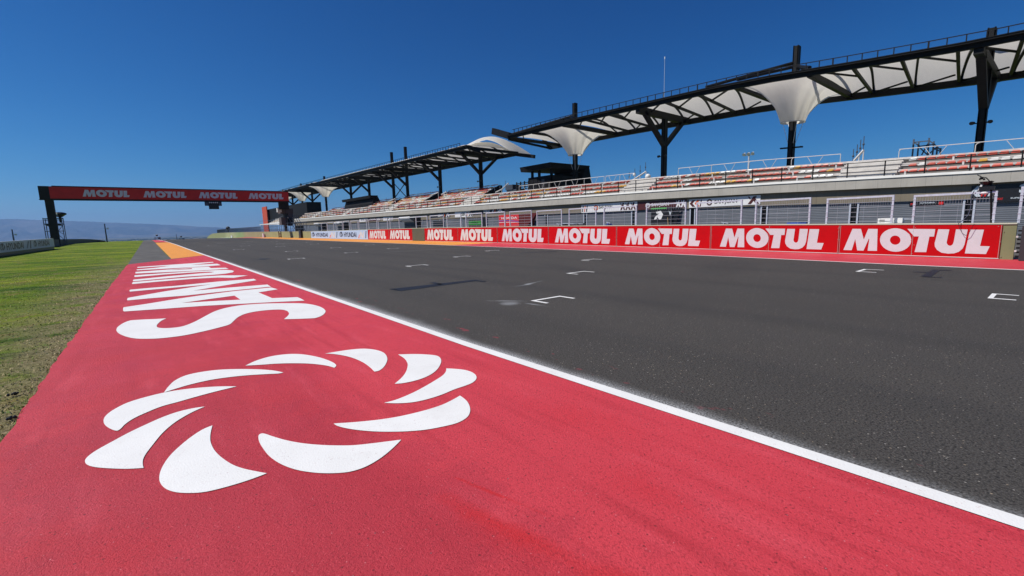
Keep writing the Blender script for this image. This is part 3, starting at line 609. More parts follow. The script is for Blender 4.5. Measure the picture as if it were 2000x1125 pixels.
dp = tag(empty('bare_panel', (XW(48.5), 48.5, 0)), 'bare dark olive panel between the red boards', 'panel')
wall_strip(_by(829.5), _by(806.5), lambda y: .03, lambda y: HW(y) - .03, -.05, -.003).build('panel', nmat('dark_olive_panel', (.09, .09, .06), .7, .1, 1), dp)
def hlogo(fn, name, parent, mat=None):     # oval ring with a slanted H inside
    o_ = ell(.5, .5, .5, .5); i_ = ell(.5, .5, .42, .4)
    Hh = [(.27, .12), (.37, .12), (.43, .42), (.6, .5), (.58, .1), (.68, .14), (.78, .88), (.66, .88), (.61, .6), (.42, .53), (.46, .9), (.34, .88)]
    return put(fill([o_, i_, Hh]), name, mat or M['navy'], parent, fn)
def blueboard(a, b, label):
    bo = tag(empty('sponsor_board', (XW((a + b) / 2) - .03, (a + b) / 2, 0)), label, 'banner board', 'pale blue boards on the pit wall')
    wall_strip(a, b, lambda y: .04, lambda y: HW(y) - .03, -.04, -.003).build('panel', M['blueboard'], bo)
    L = b - a
    def fn(u0, u1, v0, v1): return lambda u, v: (XW(b - L * (u0 + (u1 - u0) * u)) - .05, b - L * (u0 + (u1 - u0) * u), .04 + (HW(b) - .07) * (v0 + (v1 - v0) * v))
    hlogo(fn(.03, .17, .16, .88), 'emblem', bo)
    put(T('HYUNDAI', .03), 'lettering', M['navy'], bo, fn(.2, .64, .22, .8))
    put(fill([[(0, .05), (.25, .95), (.42, .95), (.6, .35), (.72, .95), (.86, .95), (.66, .05), (.5, .05), (.32, .62), (.18, .05)]]), 'emblem', M['boardwhite'], bo, fn(.72, .93, .12, .9))
    put(fill([[(0, 0), (.55, 1), (1, 1), (.45, 0)]]), 'emblem', M['signred'], bo, fn(.70, .75, .12, .5))
    put(fill([[(0, 0), (.55, 1), (1, 1), (.45, 0)]]), 'emblem', M['navy'], bo, fn(.92, .965, .12, .92))
    return bo
blueboard(_by(719), 76.0, 'pale blue board with dark lettering, touching the last red board'); blueboard(76.05, 92.3, 'pale blue board with dark lettering, the one farthest along the pit wall')
# right-hand end: gap hinge and dark panel
ge = tag(empty('dark_barrier', (22.2, -1, 0)), 'black panel at the right edge beside the end of the pit wall', 'barrier')
mb = MB(); mb.box(22.0, 22.18, -4, .98, .02, 1.13); mb.build('panel', nmat('charcoal_panel', (.035, .033, .036), .6, .1, 2), ge)
mb = MB()
for k in range(7): mb.box(22.24, 22.32, .99, 1.07, .1 + k * .14, .16 + k * .14)
mb.build('hinge', M['dark'], ge)
mb = MB(); mb.box(22.2, 22.26, 1.05, 1.1, .28, .34); mb.box(22.2, 22.26, 1.05, 1.1, .75, .81); mb.build('latch', M['whitesteel'], ge)

# ------------------------------------------------------------------ mesh gates standing on the pit wall
GT = [(1991, 2060, 365), (1784, 1941, 379), (1615, 1742, 386), (1476, 1581, 390), (1361, 1448, 394), (1263, 1339, 398), (1180, 1243, 404), (1112, 1164, 407), (1049, 1097, 411), (996, 1038, 412.5), (950, 986, 415), (910, 941, 417), (873, 900, 419), (840, 866, 421), (812, 834, 423), (761, 779, 427), (738, 756, 427.5), (719, 735, 429), (700, 715, 431), (684, 698, 431.5), (669, 681, 432), (655, 667, 433), (638, 650, 434.5), (626, 637, 436)]
gl = ['galvanised mesh gate at the right edge of the view', 'second mesh gate from the right, under the small black camera cluster', 'third mesh gate from the right with a white box at its foot', 'fourth mesh gate from the right on the pit wall', 'mesh gate in front of the long white garage sign with maroon cross', 'mesh gate in front of the black panel with green bar', 'mesh gate right of the doubled frames, before the white garage sign', 'mesh gate left of the black garage panel', 'mesh gate right of the red and blue panel', 'mesh gate in front of the right half of the red and blue panel', 'mesh gate left of the red and blue panel']
for i, (a, b, t) in enumerate(GT):
    ya = onwall(a, 420, .12).y; yb = onwall(b, 420, .12).y; zt = onwall((a + b) / 2, t, .12).z
    ym = (ya + yb) / 2; g = tag(empty('mesh_gate', (XW(ym) + .12, ym, HW(ym) + .035)), gl[i] if i < len(gl) else 'small distant mesh gate frame on the pit wall', 'mesh gate', 'mesh gates standing on the pit wall')
    X = lambda y: XW(y) + .12
    w_ = .065 if i < 10 else .085
    z0 = HW(ym) + .03; zt_ = lambda y: zt
    mb = MB()
    for y in (ya, yb):
        mb.bar((X(y), y, z0), (X(y), y, zt), w_, w_)
        if i < 8:
            for k in range(5): mb.box(X(y) - .045, X(y) + .045, y - .042, y + .042, z0 + .1 + k * .2, z0 + .12 + k * .2)
    mb.bar((X(ya), ya + w_ * .5, zt), (X(yb), yb - w_ * .5, zt), w_ * 1.1, w_ * 1.1)
    mb.build('frame', M['steel'], g)
    mb = MB(); nb = 5 if i < 14 else 2
    for k in range(nb):
        z = z0 + (zt - z0) * (k + .5) / (nb + .6); mb.bar((X(ya), ya - .02, z), (X(yb), yb + .02, z), .012 if i < 8 else .02)
    mb.build('rail', M['wire'], g)
    if i < 12:
        mb = MB(); n_ = int(abs(yb - ya) / (.075 if i < 5 else .15))
        for k in range(1, n_):
            y = yb + (ya - yb) * k / n_; mb.bar((X(y), y, z0 if k % 6 == 0 else zt - .34), (X(y), y, zt - .02), .005 if i < 5 else .007)
        mb.build('mesh', M['wire'], g)
# things on the wall
p = onwall(1740, 433, .3); wb = tag(empty('equipment_box', (p.x, p.y, HW(p.y) + .035)), 'white equipment box lying at the foot of the third gate', 'box')
mb = MB(); z0 = HW(p.y) + .04; mb.box(p.x, p.x + .35, p.y - .35, p.y + .42, z0, z0 + .2); mb.build('body', M['signwhite'], wb)
mb = MB(); mb.box(p.x - .012, p.x, p.y + .2, p.y + .36, z0 + .06, z0 + .15); mb.build('hatch', M['conc'], wb)
mb = MB(); mb.bar((p.x + .1, p.y - .35, z0 + .16), (p.x + .1, p.y - .62, z0 + .15), .03); mb.build('spout', M['steel'], wb)
cc = onwall(1925, 372, .1); X0, Y0 = cc.x, cc.y
ca = tag(empty('camera_cluster', (X0, Y0, HW(Y0))), 'small black camera and horn cluster on a thin pole above the second gate', 'camera')
P_ = lambda x, y: onwall(x, y, .1)
mb = MB(); mb.tube(P_(1936, 436), P_(1936, 353), .028, n=8); mb.build('pole', M['dark'], ca)
mb = MB(); a = P_(1931, 365); mb.path([P_(1909, 341.5), P_(1918, 346), P_(1926, 347), P_(1932, 353), P_(1934, 358)], .016); mb.sphere(P_(1917, 348), .05); mb.sphere(P_(1914, 350), .03); mb.sphere(P_(1922, 350), .035); mb.build('arm', M['dark'], ca)
mb = MB(); a = P_(1927, 357); mb.tube((a.x, a.y, a.z + .04), (a.x, a.y, a.z - .09), .19, .07, n=12); a = P_(1929, 367); mb.box(a.x - .1, a.x + .1, a.y - .17, a.y + .2, a.z - .07, a.z + .05); mb.build('housing', M['signblack'], ca)
mb = MB(); a = P_(1923, 374); mb.sphere((a.x, a.y, a.z - .05), .11, 12, 7, sz=.5); mb.build('dome', M['signwhite'], ca)
mb = MB(); a = P_(1915, 366); mb.bar((a.x, a.y + .03, a.z - .1), (a.x, a.y - .03, a.z + .1), .07, .05); mb.build('flag', M['signwhite'], ca)
cb = tag(empty('hanging_cable', (P_(1900, 437).x, P_(1900, 437).y, HW(2.5))), 'thin grey cable drooping over the rightmost red board from the gate', 'cable')
X9 = -.16
mb = MB(); mb.path([onwall(1903, 372, .02), onwall(1897, 385, .02), onwall(1896, 405, .02), onwall(1891, 420, .02), onwall(1880, 431, .02), onwall(1872, 436, X9)], .012); mb.build('blue_hose', M['blueSteel'], cb)
mb = MB(); mb.path([onwall(*q, X9) for q in [(1872, 436), (1874, 446), (1880, 456), (1886, 460), (1892, 456), (1897, 447), (1903, 437)]], .007); mb.build('cable', M['signblack'], cb)
bb = onwall(1560, 436.5, .3); mb = MB(); mb.box(bb.x, bb.x + .3, bb.y - .3, bb.y + .5, HW(bb.y) + .04, HW(bb.y) + .1); tag(mb.build('blue_crate', M['blue'], loc=(bb.x, bb.y, HW(bb.y) + .04)), 'low blue tray lying under the fourth mesh gate', 'tray')

# ------------------------------------------------------------------ PIT BUILDING with terrace
YE = 169.0
def long_box(mb, x0, x1, z0, z1, y0, y1, mi=0, step=12):
    ys = [y0]; 
    while ys[-1] + step * 1.4 < y1: ys.append(ys[-1] + step)
    ys.append(y1); n0 = len(mb.v)
    for y in ys: mb.v += [(x0, y, z0), (x1, y, z0), (x1, y, z1), (x0, y, z1)]
    for i in range(len(ys) - 1):
        p, q = n0 + 4 * i, n0 + 4 * i + 4
        for k in range(4): mb.f.append((p + k, p + (k + 1) % 4, q + (k + 1) % 4, q + k)); mb.m.append(mi)
    mb.f += [(n0, n0 + 3, n0 + 2, n0 + 1), tuple(n0 + 4 * (len(ys) - 1) + k for k in range(4))]; mb.m += [mi, mi]
    return mb
bd = tag(empty('pit_building', (42, 80, 0)), 'long low beige pit building with roller shutters under the grandstand terrace', 'building')
long_box(MB(), 41, 41.34, 3.82, 4.55, -8, YE).build('fascia', M['fascia'], bd, fn=warp)
long_box(MB(), 41.345, 60, 4.21, 4.5, -8, YE).build('roof_slab', M['conc'], bd, fn=warp)
long_box(MB(), 40.93, 41.55, 4.553, 4.73, -8, YE).build('coping', M['coping'], bd, fn=warp)
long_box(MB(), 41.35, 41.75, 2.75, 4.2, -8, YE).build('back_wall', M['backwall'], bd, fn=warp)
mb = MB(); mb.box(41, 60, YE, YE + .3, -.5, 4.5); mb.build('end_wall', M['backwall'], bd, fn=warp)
door_y = [-2.4, 4.25, 10.35, 16.68, 23.2, 30.0, 36.9, 43.7] + [43.7 + 6.85 * k for k in range(1, 18)]
for i in range(len(door_y) - 1):
    a, b = door_y[i] + .22, door_y[i + 1] - .22
    if b > YE - 1: break
    sh = MB().box(41.5, 41.6, a, b, .0, 2.745).build('roller_shutter', M['shutter'], bd, fn=warp)
    sub(MB().box(41.42, 41.5, a - .03, a + .07, 0, 2.74), 'guide_rail', M['steel'], sh, fn=warp); sub(MB().box(41.42, 41.5, b - .07, b + .03, 0, 2.74), 'guide_rail', M['steel'], sh, fn=warp)
    mb = MB(); mb.box(41.62, 41.7, b, b + .44, 0, 2.745)
    for k in range(4): mb.box(41.45, 41.49, b + .06 + .1 * k, b + .085 + .1 * k, 0, 2.74)
    mb.build('pillar_grille', M['signblack'], bd, fn=warp)
# garage sign boards
def gsign(px0, px1, zt, zb, mat, label, name='sign_board', X=41.34):
    y1, y0 = gx(px0, 400, X).y, gx(px1, 400, X).y
    o = tag(empty(name, (X, (y0 + y1) / 2, zb)), label, 'sign', 'signs over the garage doors'); MB().box(X - .04, X, y0, y1, zb, zt).build('board', mat, o)
    return o, (lambda u0, u1, v0, v1: (lambda u, v: (X - .05, y1 + (y0 - y1) * (u0 + (u1 - u0) * u), zb + (zt - zb) * (v0 + (v1 - v0) * v))))
def swirl(fn, name, mat, parent):
    lp = []
    for k in range(10):
        a = k * 36; p = []
        for t in range(7): p.append((.5 + .5 * math.cos(R_(a + t * 8)) * (1 - t * .02), .5 + .5 * math.sin(R_(a + t * 8))))
        q = [(.5 + .28 * math.cos(R_(a - 22)), .5 + .28 * math.sin(R_(a - 22)))]
        lp.append(p + q)
    v = []; f = []
    for l in lp:
        v2, f2 = fill([l]); f += [tuple(i + len(v) for i in g) for g in f2]; v += v2
    return put((v, f), name, mat, parent, fn)
def cross(fn, mat, parent, n=2):     # cross and zigzag pattern
    v = []; f = []
    def q(*p): nonlocal v, f; k = len(v); v += list(p); f.append(tuple(range(k, k + len(p))))
    for k in range(n):
        u = k / n; s_ = 1 / n
        q((u, 0), (u + .3 * s_, 0), (u + .78 * s_, 1), (u + .48 * s_, 1))
        q((u + .12 * s_, 1), (u + .0 * s_, 1), (u + .2 * s_, .58), (u + .26 * s_, .7)); q((u + .5 * s_, .42), (u + .7 * s_, 0), (u + 1.0 * s_, 0), (u + .62 * s_, .78))
    return put((v, f), 'pattern', mat, parent, fn)
def chev(fn, mat, parent):
    return put(([(0, .5), (.5, 0), (1, 0), (.5, .5), (1, 1), (.5, 1)], [(0, 1, 2, 3), (0, 3, 4, 5)]), 'pattern', mat, parent, fn)
def stripes(fn, mats, parent):
    for k, m in enumerate(mats):
        u = k / len(mats); s_ = .8 / len(mats); put(([(u, 0), (u + s_ * .6, 0), (u + s_ * 1.2, 1), (u + s_ * .6, 1)], [(0, 1, 2, 3)]), 'pattern', m, parent, fn)
o, f_ = gsign(1346, 1485, 3.55, 2.77, M['signwhite'], 'white garage sign with swirl emblem, lettering and a maroon cross at its right end')
chev(f_(.01, .1, .1, .9), M['maroon'], o); chev(f_(.09, .17, .1, .9), M['signorange'], o); stripes(f_(.17, .2, .1, .9), [M['maroon']], o)
swirl(f_(.27, .355, .15, .9), 'emblem', M['maroon'], o); put(T('SAN JUAN', .02), 'lettering', M['signblack'], o, f_(.385, .7, .2, .75)); cross(f_(.84, .99, .08, .92), M['maroon'], o, 1)
o, f_ = gsign(1246, 1341, 3.62, 2.8, M['maroon'], 'dark maroon garage sign with white lettering between the two white ones')
swirl(f_(.17, .28, .2, .85), 'emblem', M['signwhite'], o); put(T('SAN JUAN', .02), 'lettering', M['signwhite'], o, f_(.3, .66, .25, .75)); cross(f_(.8, .99, .1, .9), M['signwhite'], o, 2)
o, f_ = gsign(1136, 1245, 3.72, 2.78, M['signwhite'], 'white garage sign with striped pattern at its left end')
stripes(f_(.01, .13, .1, .9), [M['signblack'], M['signorange'], M['signblack']], o); swirl(f_(.24, .33, .2, .85), 'emblem', M['signorange'], o); put(T('SAN JUAN', .02), 'lettering', M['signblack'], o, f_(.34, .58, .3, .75)); cross(f_(.72, .98, .08, .92), M['maroon'], o, 3)
o, f_ = gsign(1938, 2090, 3.28, 2.2, M['signblack'], 'large black garage sign cut by the right edge of the view', X=41.33)
put(T('S', .03), 'lettering', M['greyboard'], o, f_(.34, .56, .45, .98)); put(T('SUPERBIKE', .02), 'lettering', M['greyboard'], o, f_(.24, .5, .16, .24)); put(T('SPORT', .02), 'lettering', M['signred'], o, f_(.05, .14, .12, .24))
o, f_ = gsign(1894, 1936, 3.28, 2.55, M['signblack'], 'black garage sign with grey chevron behind the camera cluster', X=41.33)
chev(f_(.02, .5, .05, .95), M['greyboard'], o); stripes(f_(.45, .95, .05, .45), [M['signred'], M['signred'], M['greyboard']], o)
o, f_ = gsign(1776, 1843, 2.44, 2.16, M['signblack'], 'narrow black sign with red end on the shutter left of the camera cluster', X=41.48)
put(([(0, 0), (1, 0), (1, 1), (0, 1)], [(0, 1, 2, 3)]), 'stripe', M['signred'], o, f_(.86, .99, .1, .9)); put(T('SPORT', .02), 'lettering', M['signred'], o, f_(.04, .2, .2, .7)); put(T('SUPERBIKE', .02), 'lettering', M['greyboard'], o, f_(.32, .75, .5, .85))
# farther signs over the far garages
for px0, px1, zt, zb, m, lab in [(840, 878, 3.95, 3.2, 'signblack', 'black garage sign farthest of the SBK row'), (888, 922, 4.0, 3.05, 'signwhite', 'white garage sign above the far open garage'), (920, 984, 4.05, 3.35, 'signblack', 'long black garage sign left of the red and blue panel'), (700, 716, 3.95, 3.2, 'signwhite', 'small pale sign on the distant garages, left one'), (717, 741, 3.95, 3.25, 'maroon', 'small dark maroon sign on the distant garages'), (747, 766, 3.95, 3.2, 'signwhite', 'small pale sign on the distant garages, right one')]:
    o, f_ = gsign(px0, px1, zt, zb, M[m], lab.replace('SBK row', 'lettered row'))
    tx = M['signwhite'] if m != 'signwhite' else M['signblack']
    if px0 > 800: put(T('SBK', .02), 'lettering', tx, o, f_(.4, .62, .2, .8)); stripes(f_(.66, .78, .15, .85), [tx, M['signorange']], o); cross(f_(.8, .99, .1, .9), tx, o, 1)
    else: cross(f_(.7, .99, .1, .9), M['maroon'] if m == 'signwhite' else M['signwhite'], o, 2); put(T('SAN JUAN', .02), 'lettering', tx, o, f_(.2, .62, .2, .8))
# panels and kit in front of garages
def stand_panel(px0, px1, zt, mat, label, name, X=40.6, z0=0):
    y1, y0 = gx(px0, 430, X).y, gx(px1, 430, X).y
    o = tag(empty(name, (X, (y0 + y1) / 2, 0)), label, 'panel'); MB().box(X - .05, X + .05, y0, y1, z0, zt).build('board', mat, o)
    return o, (lambda u0, u1, v0, v1: (lambda u, v: (X - .06, y1 + (y0 - y1) * (u0 + (u1 - u0) * u), z0 + (zt - z0) * (v0 + (v1 - v0) * v)))), y0, y1
o, f_, y0, y1 = stand_panel(975, 1014, 3.0, M['signred'], 'red garage panel with white lettering and blue stripes', 'team_panel', 40.2)
put(T('HONDA', .02), 'lettering', M['signwhite'], o, f_(.14, .92, .795, .90))
put(([(0, .35), (.5, .35), (1, .0), (1, .2), (.55, .62), (0, .62)], [(0, 1, 2, 3, 4, 5)]), 'stripe', M['blue'], o, f_(0, 1, .66, .79)); put(([(0, .0), (.45, 0), (1, -.3), (1, 0), (.5, .3), (0, .3)], [(0, 1, 2, 3, 4, 5)]), 'stripe', M['signwhite'], o, f_(0, 1, .64, .70))
mb = MB(); mb.add([(40.2, y0 - .02, 3.0), (41.2, y0 - 2.6, 3.1), (41.4, y0 - 1.4, 1.0), (40.3, y0 - .6, .2), (40.2, y0 - .02, 0)], [(0, 1, 2, 3, 4)]); mb.build('side_cloth', nmat('dark_red_cloth', (.12, .012, .014), .8, .2, 2), o)
o, f_, y0, y1 = stand_panel(1272, 1313, 2.95, M['signblack'], 'black garage panel with a green top bar and white emblem', 'team_panel', 40.9)
put(([(0, 0), (1, 0), (1, 1), (0, 1)], [(0, 1, 2, 3)]), 'stripe', M['brightgreen'], o, f_(0, .74, .945, .985))
put(([(0, 0), (.3, .1), (.35, .35), (.6, 0), (.8, .05), (1, .6), (.75, 1), (.2, .9), (.3, .7), (.6, .7), (.3, .5), (.1, .3)], [(0, 1, 2, 3, 4, 5, 6, 7, 8, 9, 10, 11)]), 'emblem', M['signwhite'], o, f_(.15, .58, .58, .88))
put(([(0, 1), (.5, 0), (1, 1), (.5, .6)], [(0, 1, 2, 3)]), 'emblem', M['greyboard'], o, f_(.84, .98, .7, .88))
MB().bar((40.8, y0 + .35, .9), (40.8, y0 + .45, 1.9), .05).bar((40.8, y0 + .35, .9), (40.8, y0 + .5, .6), .05).build('strap', M['tan'], o)
mb = MB(); mb.add([(40.95, y0, 0), (41.3, y0 - .7, 2.9), (41.0, y0, 2.9)], [(0, 1, 2)]); mb.build('side_cloth', M['signblack'], o)
o, f_, y0, y1 = stand_panel(916, 940, 2.5, M['signblack'], 'dark open garage screen with a green sign strip', 'garage_screen', 41.4)
put(([(0, 0), (1, 0), (1, 1), (0, 1)], [(0, 1, 2, 3)]), 'stripe', nmat('dark_green_sign', (.03, .2, .03), .5, .1, 2), o, f_(0, 1, .68, .95)); put(T('RACING', .02), 'lettering', M['signblack'], o, f_(.2, .75, .76, .87))
for px0, px1, zt, m, lab in [(846, 866, 2.6, 'signblack', 'dark open garage bay below the far black sign'), (1050, 1066, 2.6, 'shutter', 'grey slatted screen standing beside the red and blue panel'), (941, 950, 2.9, 'signblack', 'narrow black curtain between far garages'), (1350, 1352, .5, 'signblack', 'tiny black post at the garage below the white sign')][:3]:
    stand_panel(px0, px1, zt, M[m], lab, 'garage_screen', 41.3)
def kit(px, py, r, lab, m='signblack', X=38.5):
    p = gx(px, py, X); o = tag(empty('garage_kit', (p.x, p.y, 0)), lab, 'equipment'); mb = MB()
    for k in range(5): mb.box(p.x + rnd.uniform(-.3, .3), p.x + .4, p.y - r + k * r * .4, p.y - r + k * r * .4 + r * .35, 0, p.z - rnd.uniform(0, .25))
    mb.build('body', M[m], o); MB().bar((p.x, p.y - r, p.z - .1), (p.x, p.y + r, p.z), .06).tube((p.x, p.y + r * .4, 0), (p.x, p.y + r * .4, p.z), .04).build('handle', M['steel'], o)
kit(1093, 437, .5, 'dark low garage equipment behind the fifth red board'); kit(1118, 436, 1.6, 'long low dark kit rack behind the wall left of centre'); kit(1416, 434, .3, 'small black item on the pit lane behind the second garage sign'); kit(1188, 434, .25, 'small pale blue item behind the wall beside the third gate frame', 'blue')
# white capped awning, van and other far shapes on the pit lane
def awning(px0, px1, ptop, X, lab):
    a, b = gx(px0, 430, X), gx(px1, 430, X); zt = gx((px0 + px1) / 2, ptop, X).z; o = tag(empty('pit_awning', (X, (a.y + b.y) / 2, 0)), lab, 'awning')
    mb = MB(); pr = []
    for k in range(7): t = math.pi / 2 * k / 6; pr.append((X + 1.2 * (1 - math.sin(t)) - .6, zt - .75 * (1 - math.sin(t)) * 0 - .55 * (1 - math.sin(math.pi / 2 * k / 6))))
    for k in range(6): mb.add([(pr[k][0] - .4 * (6 - k) / 6, a.y, zt - .8 + .8 * k / 6), (pr[k][0] - .4 * (6 - k) / 6, b.y, zt - .8 + .8 * k / 6), (pr[k + 1][0] - .4 * (5 - k) / 6 + .2 * k / 6, b.y, zt - .8 + .8 * (k + 1) / 6), (pr[k + 1][0] - .4 * (5 - k) / 6 + .2 * k / 6, a.y, zt - .8 + .8 * (k + 1) / 6)], [(0, 1, 2, 3)])
    mb.box(X + .5, X + 1.6, b.y, a.y, zt - .14, zt - .02); mb.build('roof', M['signwhite'], o)
    MB().box(X + .35, X + 1.5, b.y + .1, a.y - .1, 0, zt - .16).build('body', M['signblack'], o)
awning(785, 806, 423.5, 33, 'black pit stand with a curved white roof beyond the pale fence frames'); awning(656, 667, 434, 33, 'small dark pit stand with white roof far down the lane'); awning(617, 626, 435.5, 33, 'farthest dark pit stand with a pale roof')
# ------------------------------------------------------------------ GRANDSTAND
AIS = [(8.2, 11.7), (28.6, 32.2), (61, 65.2), (92, 95), (120, 123), (148, 151)]
UP = [(66.5, 84), (88, 103.5), (107, 122), (127, 141), (146, 160)]
gs = tag(empty('grandstand', (43, 80, 4.75)), 'long stepped concrete seating terrace along the roof of the pit building', 'grandstand')
mb = MB()
for k in range(3): long_box(mb, 41.9 + .8 * k, 44.3, 4.51 + .5 * k - (.01 if k == 0 else 0), 4.75 + .5 * k if k == 0 else 4.75 + .5 * k - .001, -8, YE - 1)
mb2 = MB()
for k in range(3):
    long_box(mb2, 41.9 + .8 * k, 41.98 + .8 * k, 4.62 + .5 * k, 4.78 + .5 * k, -8, YE - 1)
MBs = MB()
for k in range(4):
    zt = 4.75 + .5 * k; long_box(MBs, 41.98 + .8 * k, 41.98 + .8 * (k + 1) if k < 3 else 46.2, zt - .5 if k else 4.505, zt, -8, YE - 1)
MBs.build('steps', nmat('grey_terrace_concrete', (.22, .21, .2), .9, .2, 1.5, .004, 20), gs, fn=warp)
mb2b = MB()
for k in range(3): long_box(mb2b, 41.9 + .8 * k, 41.98 + .8 * k, 4.58 + .5 * k, 4.80 + .5 * k, -8, YE - 1)
long_box(mb2b, 44.3, 44.38, 6.1, 6.34, -8, YE - 1)
mb2b.build('step_edge', nmat('pale_terrace_edge', (.6, .56, .53), .8, .22, 2.5), gs, fn=warp)
for a, b in AIS:
    mb = MB()
    for k in range(3):
        mb.box(41.84 + .8 * k, 42.3 + .8 * k, a, b, 4.8 + .5 * k, 4.98 + .5 * k); mb.box(42.3 + .8 * k, 42.62 + .8 * k, a, b, 4.8 + .5 * k, 5.19 + .5 * k)
    mb.build('aisle_steps', M['step'], gs, fn=warp)
# upper banks beyond the middle, separated by stair wells
def bt(a): return lerp(a, [60, 75, 88, 105, 125, 150], [.45, .8, .7, .4, .1, -.3])
for a, b in UP:
    mb = MB(); ed = MB()
    for k in range(5):
        z = 5.75 + .44 * k + bt(a); x = 47.5 + .85 * k
        mb.box(x, x + .85, a, b, z - .6, z); ed.box(x - .07, x - .002, a, b, z - .16, z + .03)
    u = mb.build('upper_bank', M['step'], gs, fn=warp)
    sub(ed, 'step_edge', M['coping'], u, fn=warp)
    s_ = MB(); s2_ = MB(); s_.prism([(47.3, a, 5.2), (52, a, 5.2), (52, a, 7.75 + bt(a)), (51.3, a, 7.75 + bt(a)), (47.3, a, 5.9 + bt(a))], (0, -.12, 0)); s2_.prism([(47.3, b, 5.2), (52, b, 5.2), (52, b, 7.75 + bt(a)), (51.3, b, 7.75 + bt(a)), (47.3, b, 5.9 + bt(a))], (0, .12, 0)); sub(s_, 'side_panel', M['darkcl'], u, fn=warp); sub(s2_, 'side_panel', M['darkcl'], u, fn=warp)
# seats
def seat_geo(mb, x, y, z, mi=0):
    mb.box(x - .2, x + .2, y - .195, y + .195, z, z + .08, mi); mb.add([(x + .1, y - .19, z + .05), (x + .16, y - .19, z + .05), (x + .16, y + .19, z + .05), (x + .1, y + .19, z + .05), (x + .17, y - .165, z + .2), (x + .21, y - .165, z + .2), (x + .21, y + .165, z + .2), (x + .17, y + .165, z + .2)], [(0, 3, 2, 1), (4, 5, 6, 7), (0, 1, 5, 4), (1, 2, 6, 5), (2, 3, 7, 6), (3, 0, 4, 7)], mi)
protos = {}
seatmats = {'red': M['seat_red'], 'yellow': M['seat_yel'], 'white': M['seat_wht']}
rowname = ['lowest', 'middle', 'third']
stuff = MB(); cnt = 0; sr_ = random.Random(21)
def pick(y, last):
    if last and sr_.random() < .45: return last
    t = sr_.random(); far = min(1, max(0, (y - 22) / 40)); pr_, py_ = .74 - .3 * far, .1 + .13 * far
    return 'red' if t < pr_ else ('yellow' if t < pr_ + py_ else 'white')
for k in range(3):
    y = -1.0; last = None; off = [0.3, 0.0, .15][k]
    while y < YE - 3:
        yy = y + off; y += .5
        if any(a - .2 - .5 * 0 < yy < b + .2 for a, b in AIS): last = None; continue
        if (yy * 7.3 + k * 3) % 13 < .5: continue
        c = pick(yy, last); last = c; x = 42.25 + .8 * k; z = (4.75 + .5 * k + .27) * S(yy)
        if yy < 50 and cnt < 298:
            if c not in protos:
                mb = MB(); seat_geo(mb, 0, 0, 0); o = mb.build('stadium_seat', seatmats[c], loc=(0, 0, 0)); protos[c] = o
            else: o = protos[c].copy(); C.objects.link(o)
            o.location = (x, yy, z); cnt += 1
            tag(o, '%s plastic seat in the %s row of the near terrace' % (c, rowname[k]), 'seat', 'seats of the near grandstand terrace')
        else: seat_geo(stuff, x, yy, z, ['red', 'yellow', 'white'].index(c))
for a, b in UP:
    for k in range(5):
        y = a + .4; last = None
        while y < b - .4:
            c = pick(80, last); last = c
            if sr_.random() < .93: seat_geo(stuff, 47.75 + .85 * k, y, (5.75 + .44 * k + bt(a) + .27) * S(y), ['red', 'yellow', 'white'].index(c))
            y += .53
tag(stuff.build('stadium_seats', [M['seat_red'], M['seat_yel'], M['seat_wht']]), 'mixed red, white and yellow seats of the far grandstand', 'seats', kind='stuff')
# white brackets sticking up between seats
for k in range(3):
    y = .9 + k * .6
    while y < 60:
        if not any(a < y < b for a, b in AIS):
            mb = MB(); mb.box(42.02 + .8 * k, 42.1 + .8 * k, y - .05, y + .05, 4.79 + .5 * k, 5.08 + .5 * k)
            if int(y) % 3 == 0: mb.bar((42.06 + .8 * k, y + .02, 5.05 + .5 * k), (42.06 + .8 * k, y + .26, 5.22 + .5 * k), .06); mb.bar((42.06 + .8 * k, y + .26, 5.22 + .5 * k), (42.06 + .8 * k, y + .5, 5.03 + .5 * k), .06)
            mb.build('bracket', M['whitesteel'], gs, fn=warp)
        y += 3.4
# front railing of the terrace
fr = tag(empty('terrace_railing', (41.2, 80, 4.75)), 'thin dark railing along the front edge of the seating terrace', 'railing')
posts = [-2.5, -.1, 2.2] + [4.38, 6.54, 8.67, 10.87, 13.12, 15.36, 17.67, 19.98, 22.43, 24.7, 27.1, 29.57, 31.84]
while posts[-1] < YE - 4: posts.append(posts[-1] + 2.4)
for i, y in enumerate(posts[:90]): MB().box(41.15, 41.21, y - .035, y + .035, 4.74, 5.92).build('post', M['dark'], fr, fn=warp)
mb = MB()
for zz, t in ((5.9, .05), (5.52, .022), (5.2, .022), (4.95, .022)): long_box(mb, 41.16, 41.2, zz - t, zz, -6, posts[-1], step=8)
mb.build('rail', M['dark'], fr, fn=warp)
# white rear railings with V braces on the near terrace
def vrail(px0, px1, lab, X=44.6, zt=7.05):
    y1, y0 = gx(px0, 330, X).y, gx(px1, 330, X).y
    o = tag(empty('white_railing', (X, (y0 + y1) / 2, 6.25)), lab, 'railing', 'white railings behind the near terrace seats')
    n_ = max(2, round((y1 - y0) / 3.6)); mb = MB()
    for i in range(n_ + 1):
        y = y0 + (y1 - y0) * i / n_
        mb.path([(X, y, 6.25), (X, y, zt - .18), (X, y - .06, zt - .06), (X, y - .2, zt)] if y - .2 > y0 else [(X, y, 6.25), (X, y, zt)], .028)
        if i < n_:
            m_ = y + (y1 - y0) / n_ / 2
            mb.tube((X, m_ - .15, 6.25), (X, m_ - .6, zt), .02, n=6); mb.tube((X, m_ + .15, 6.25), (X, m_ + .6, zt), .02, n=6)
    mb.build('post', M['whitesteel'], o, fn=warp)
    mb = MB(); long_box(mb, X - .03, X + .03, zt - .025, zt + .03, y0, y1, step=6); mb.build('rail', M['whitesteel'], o, fn=warp)
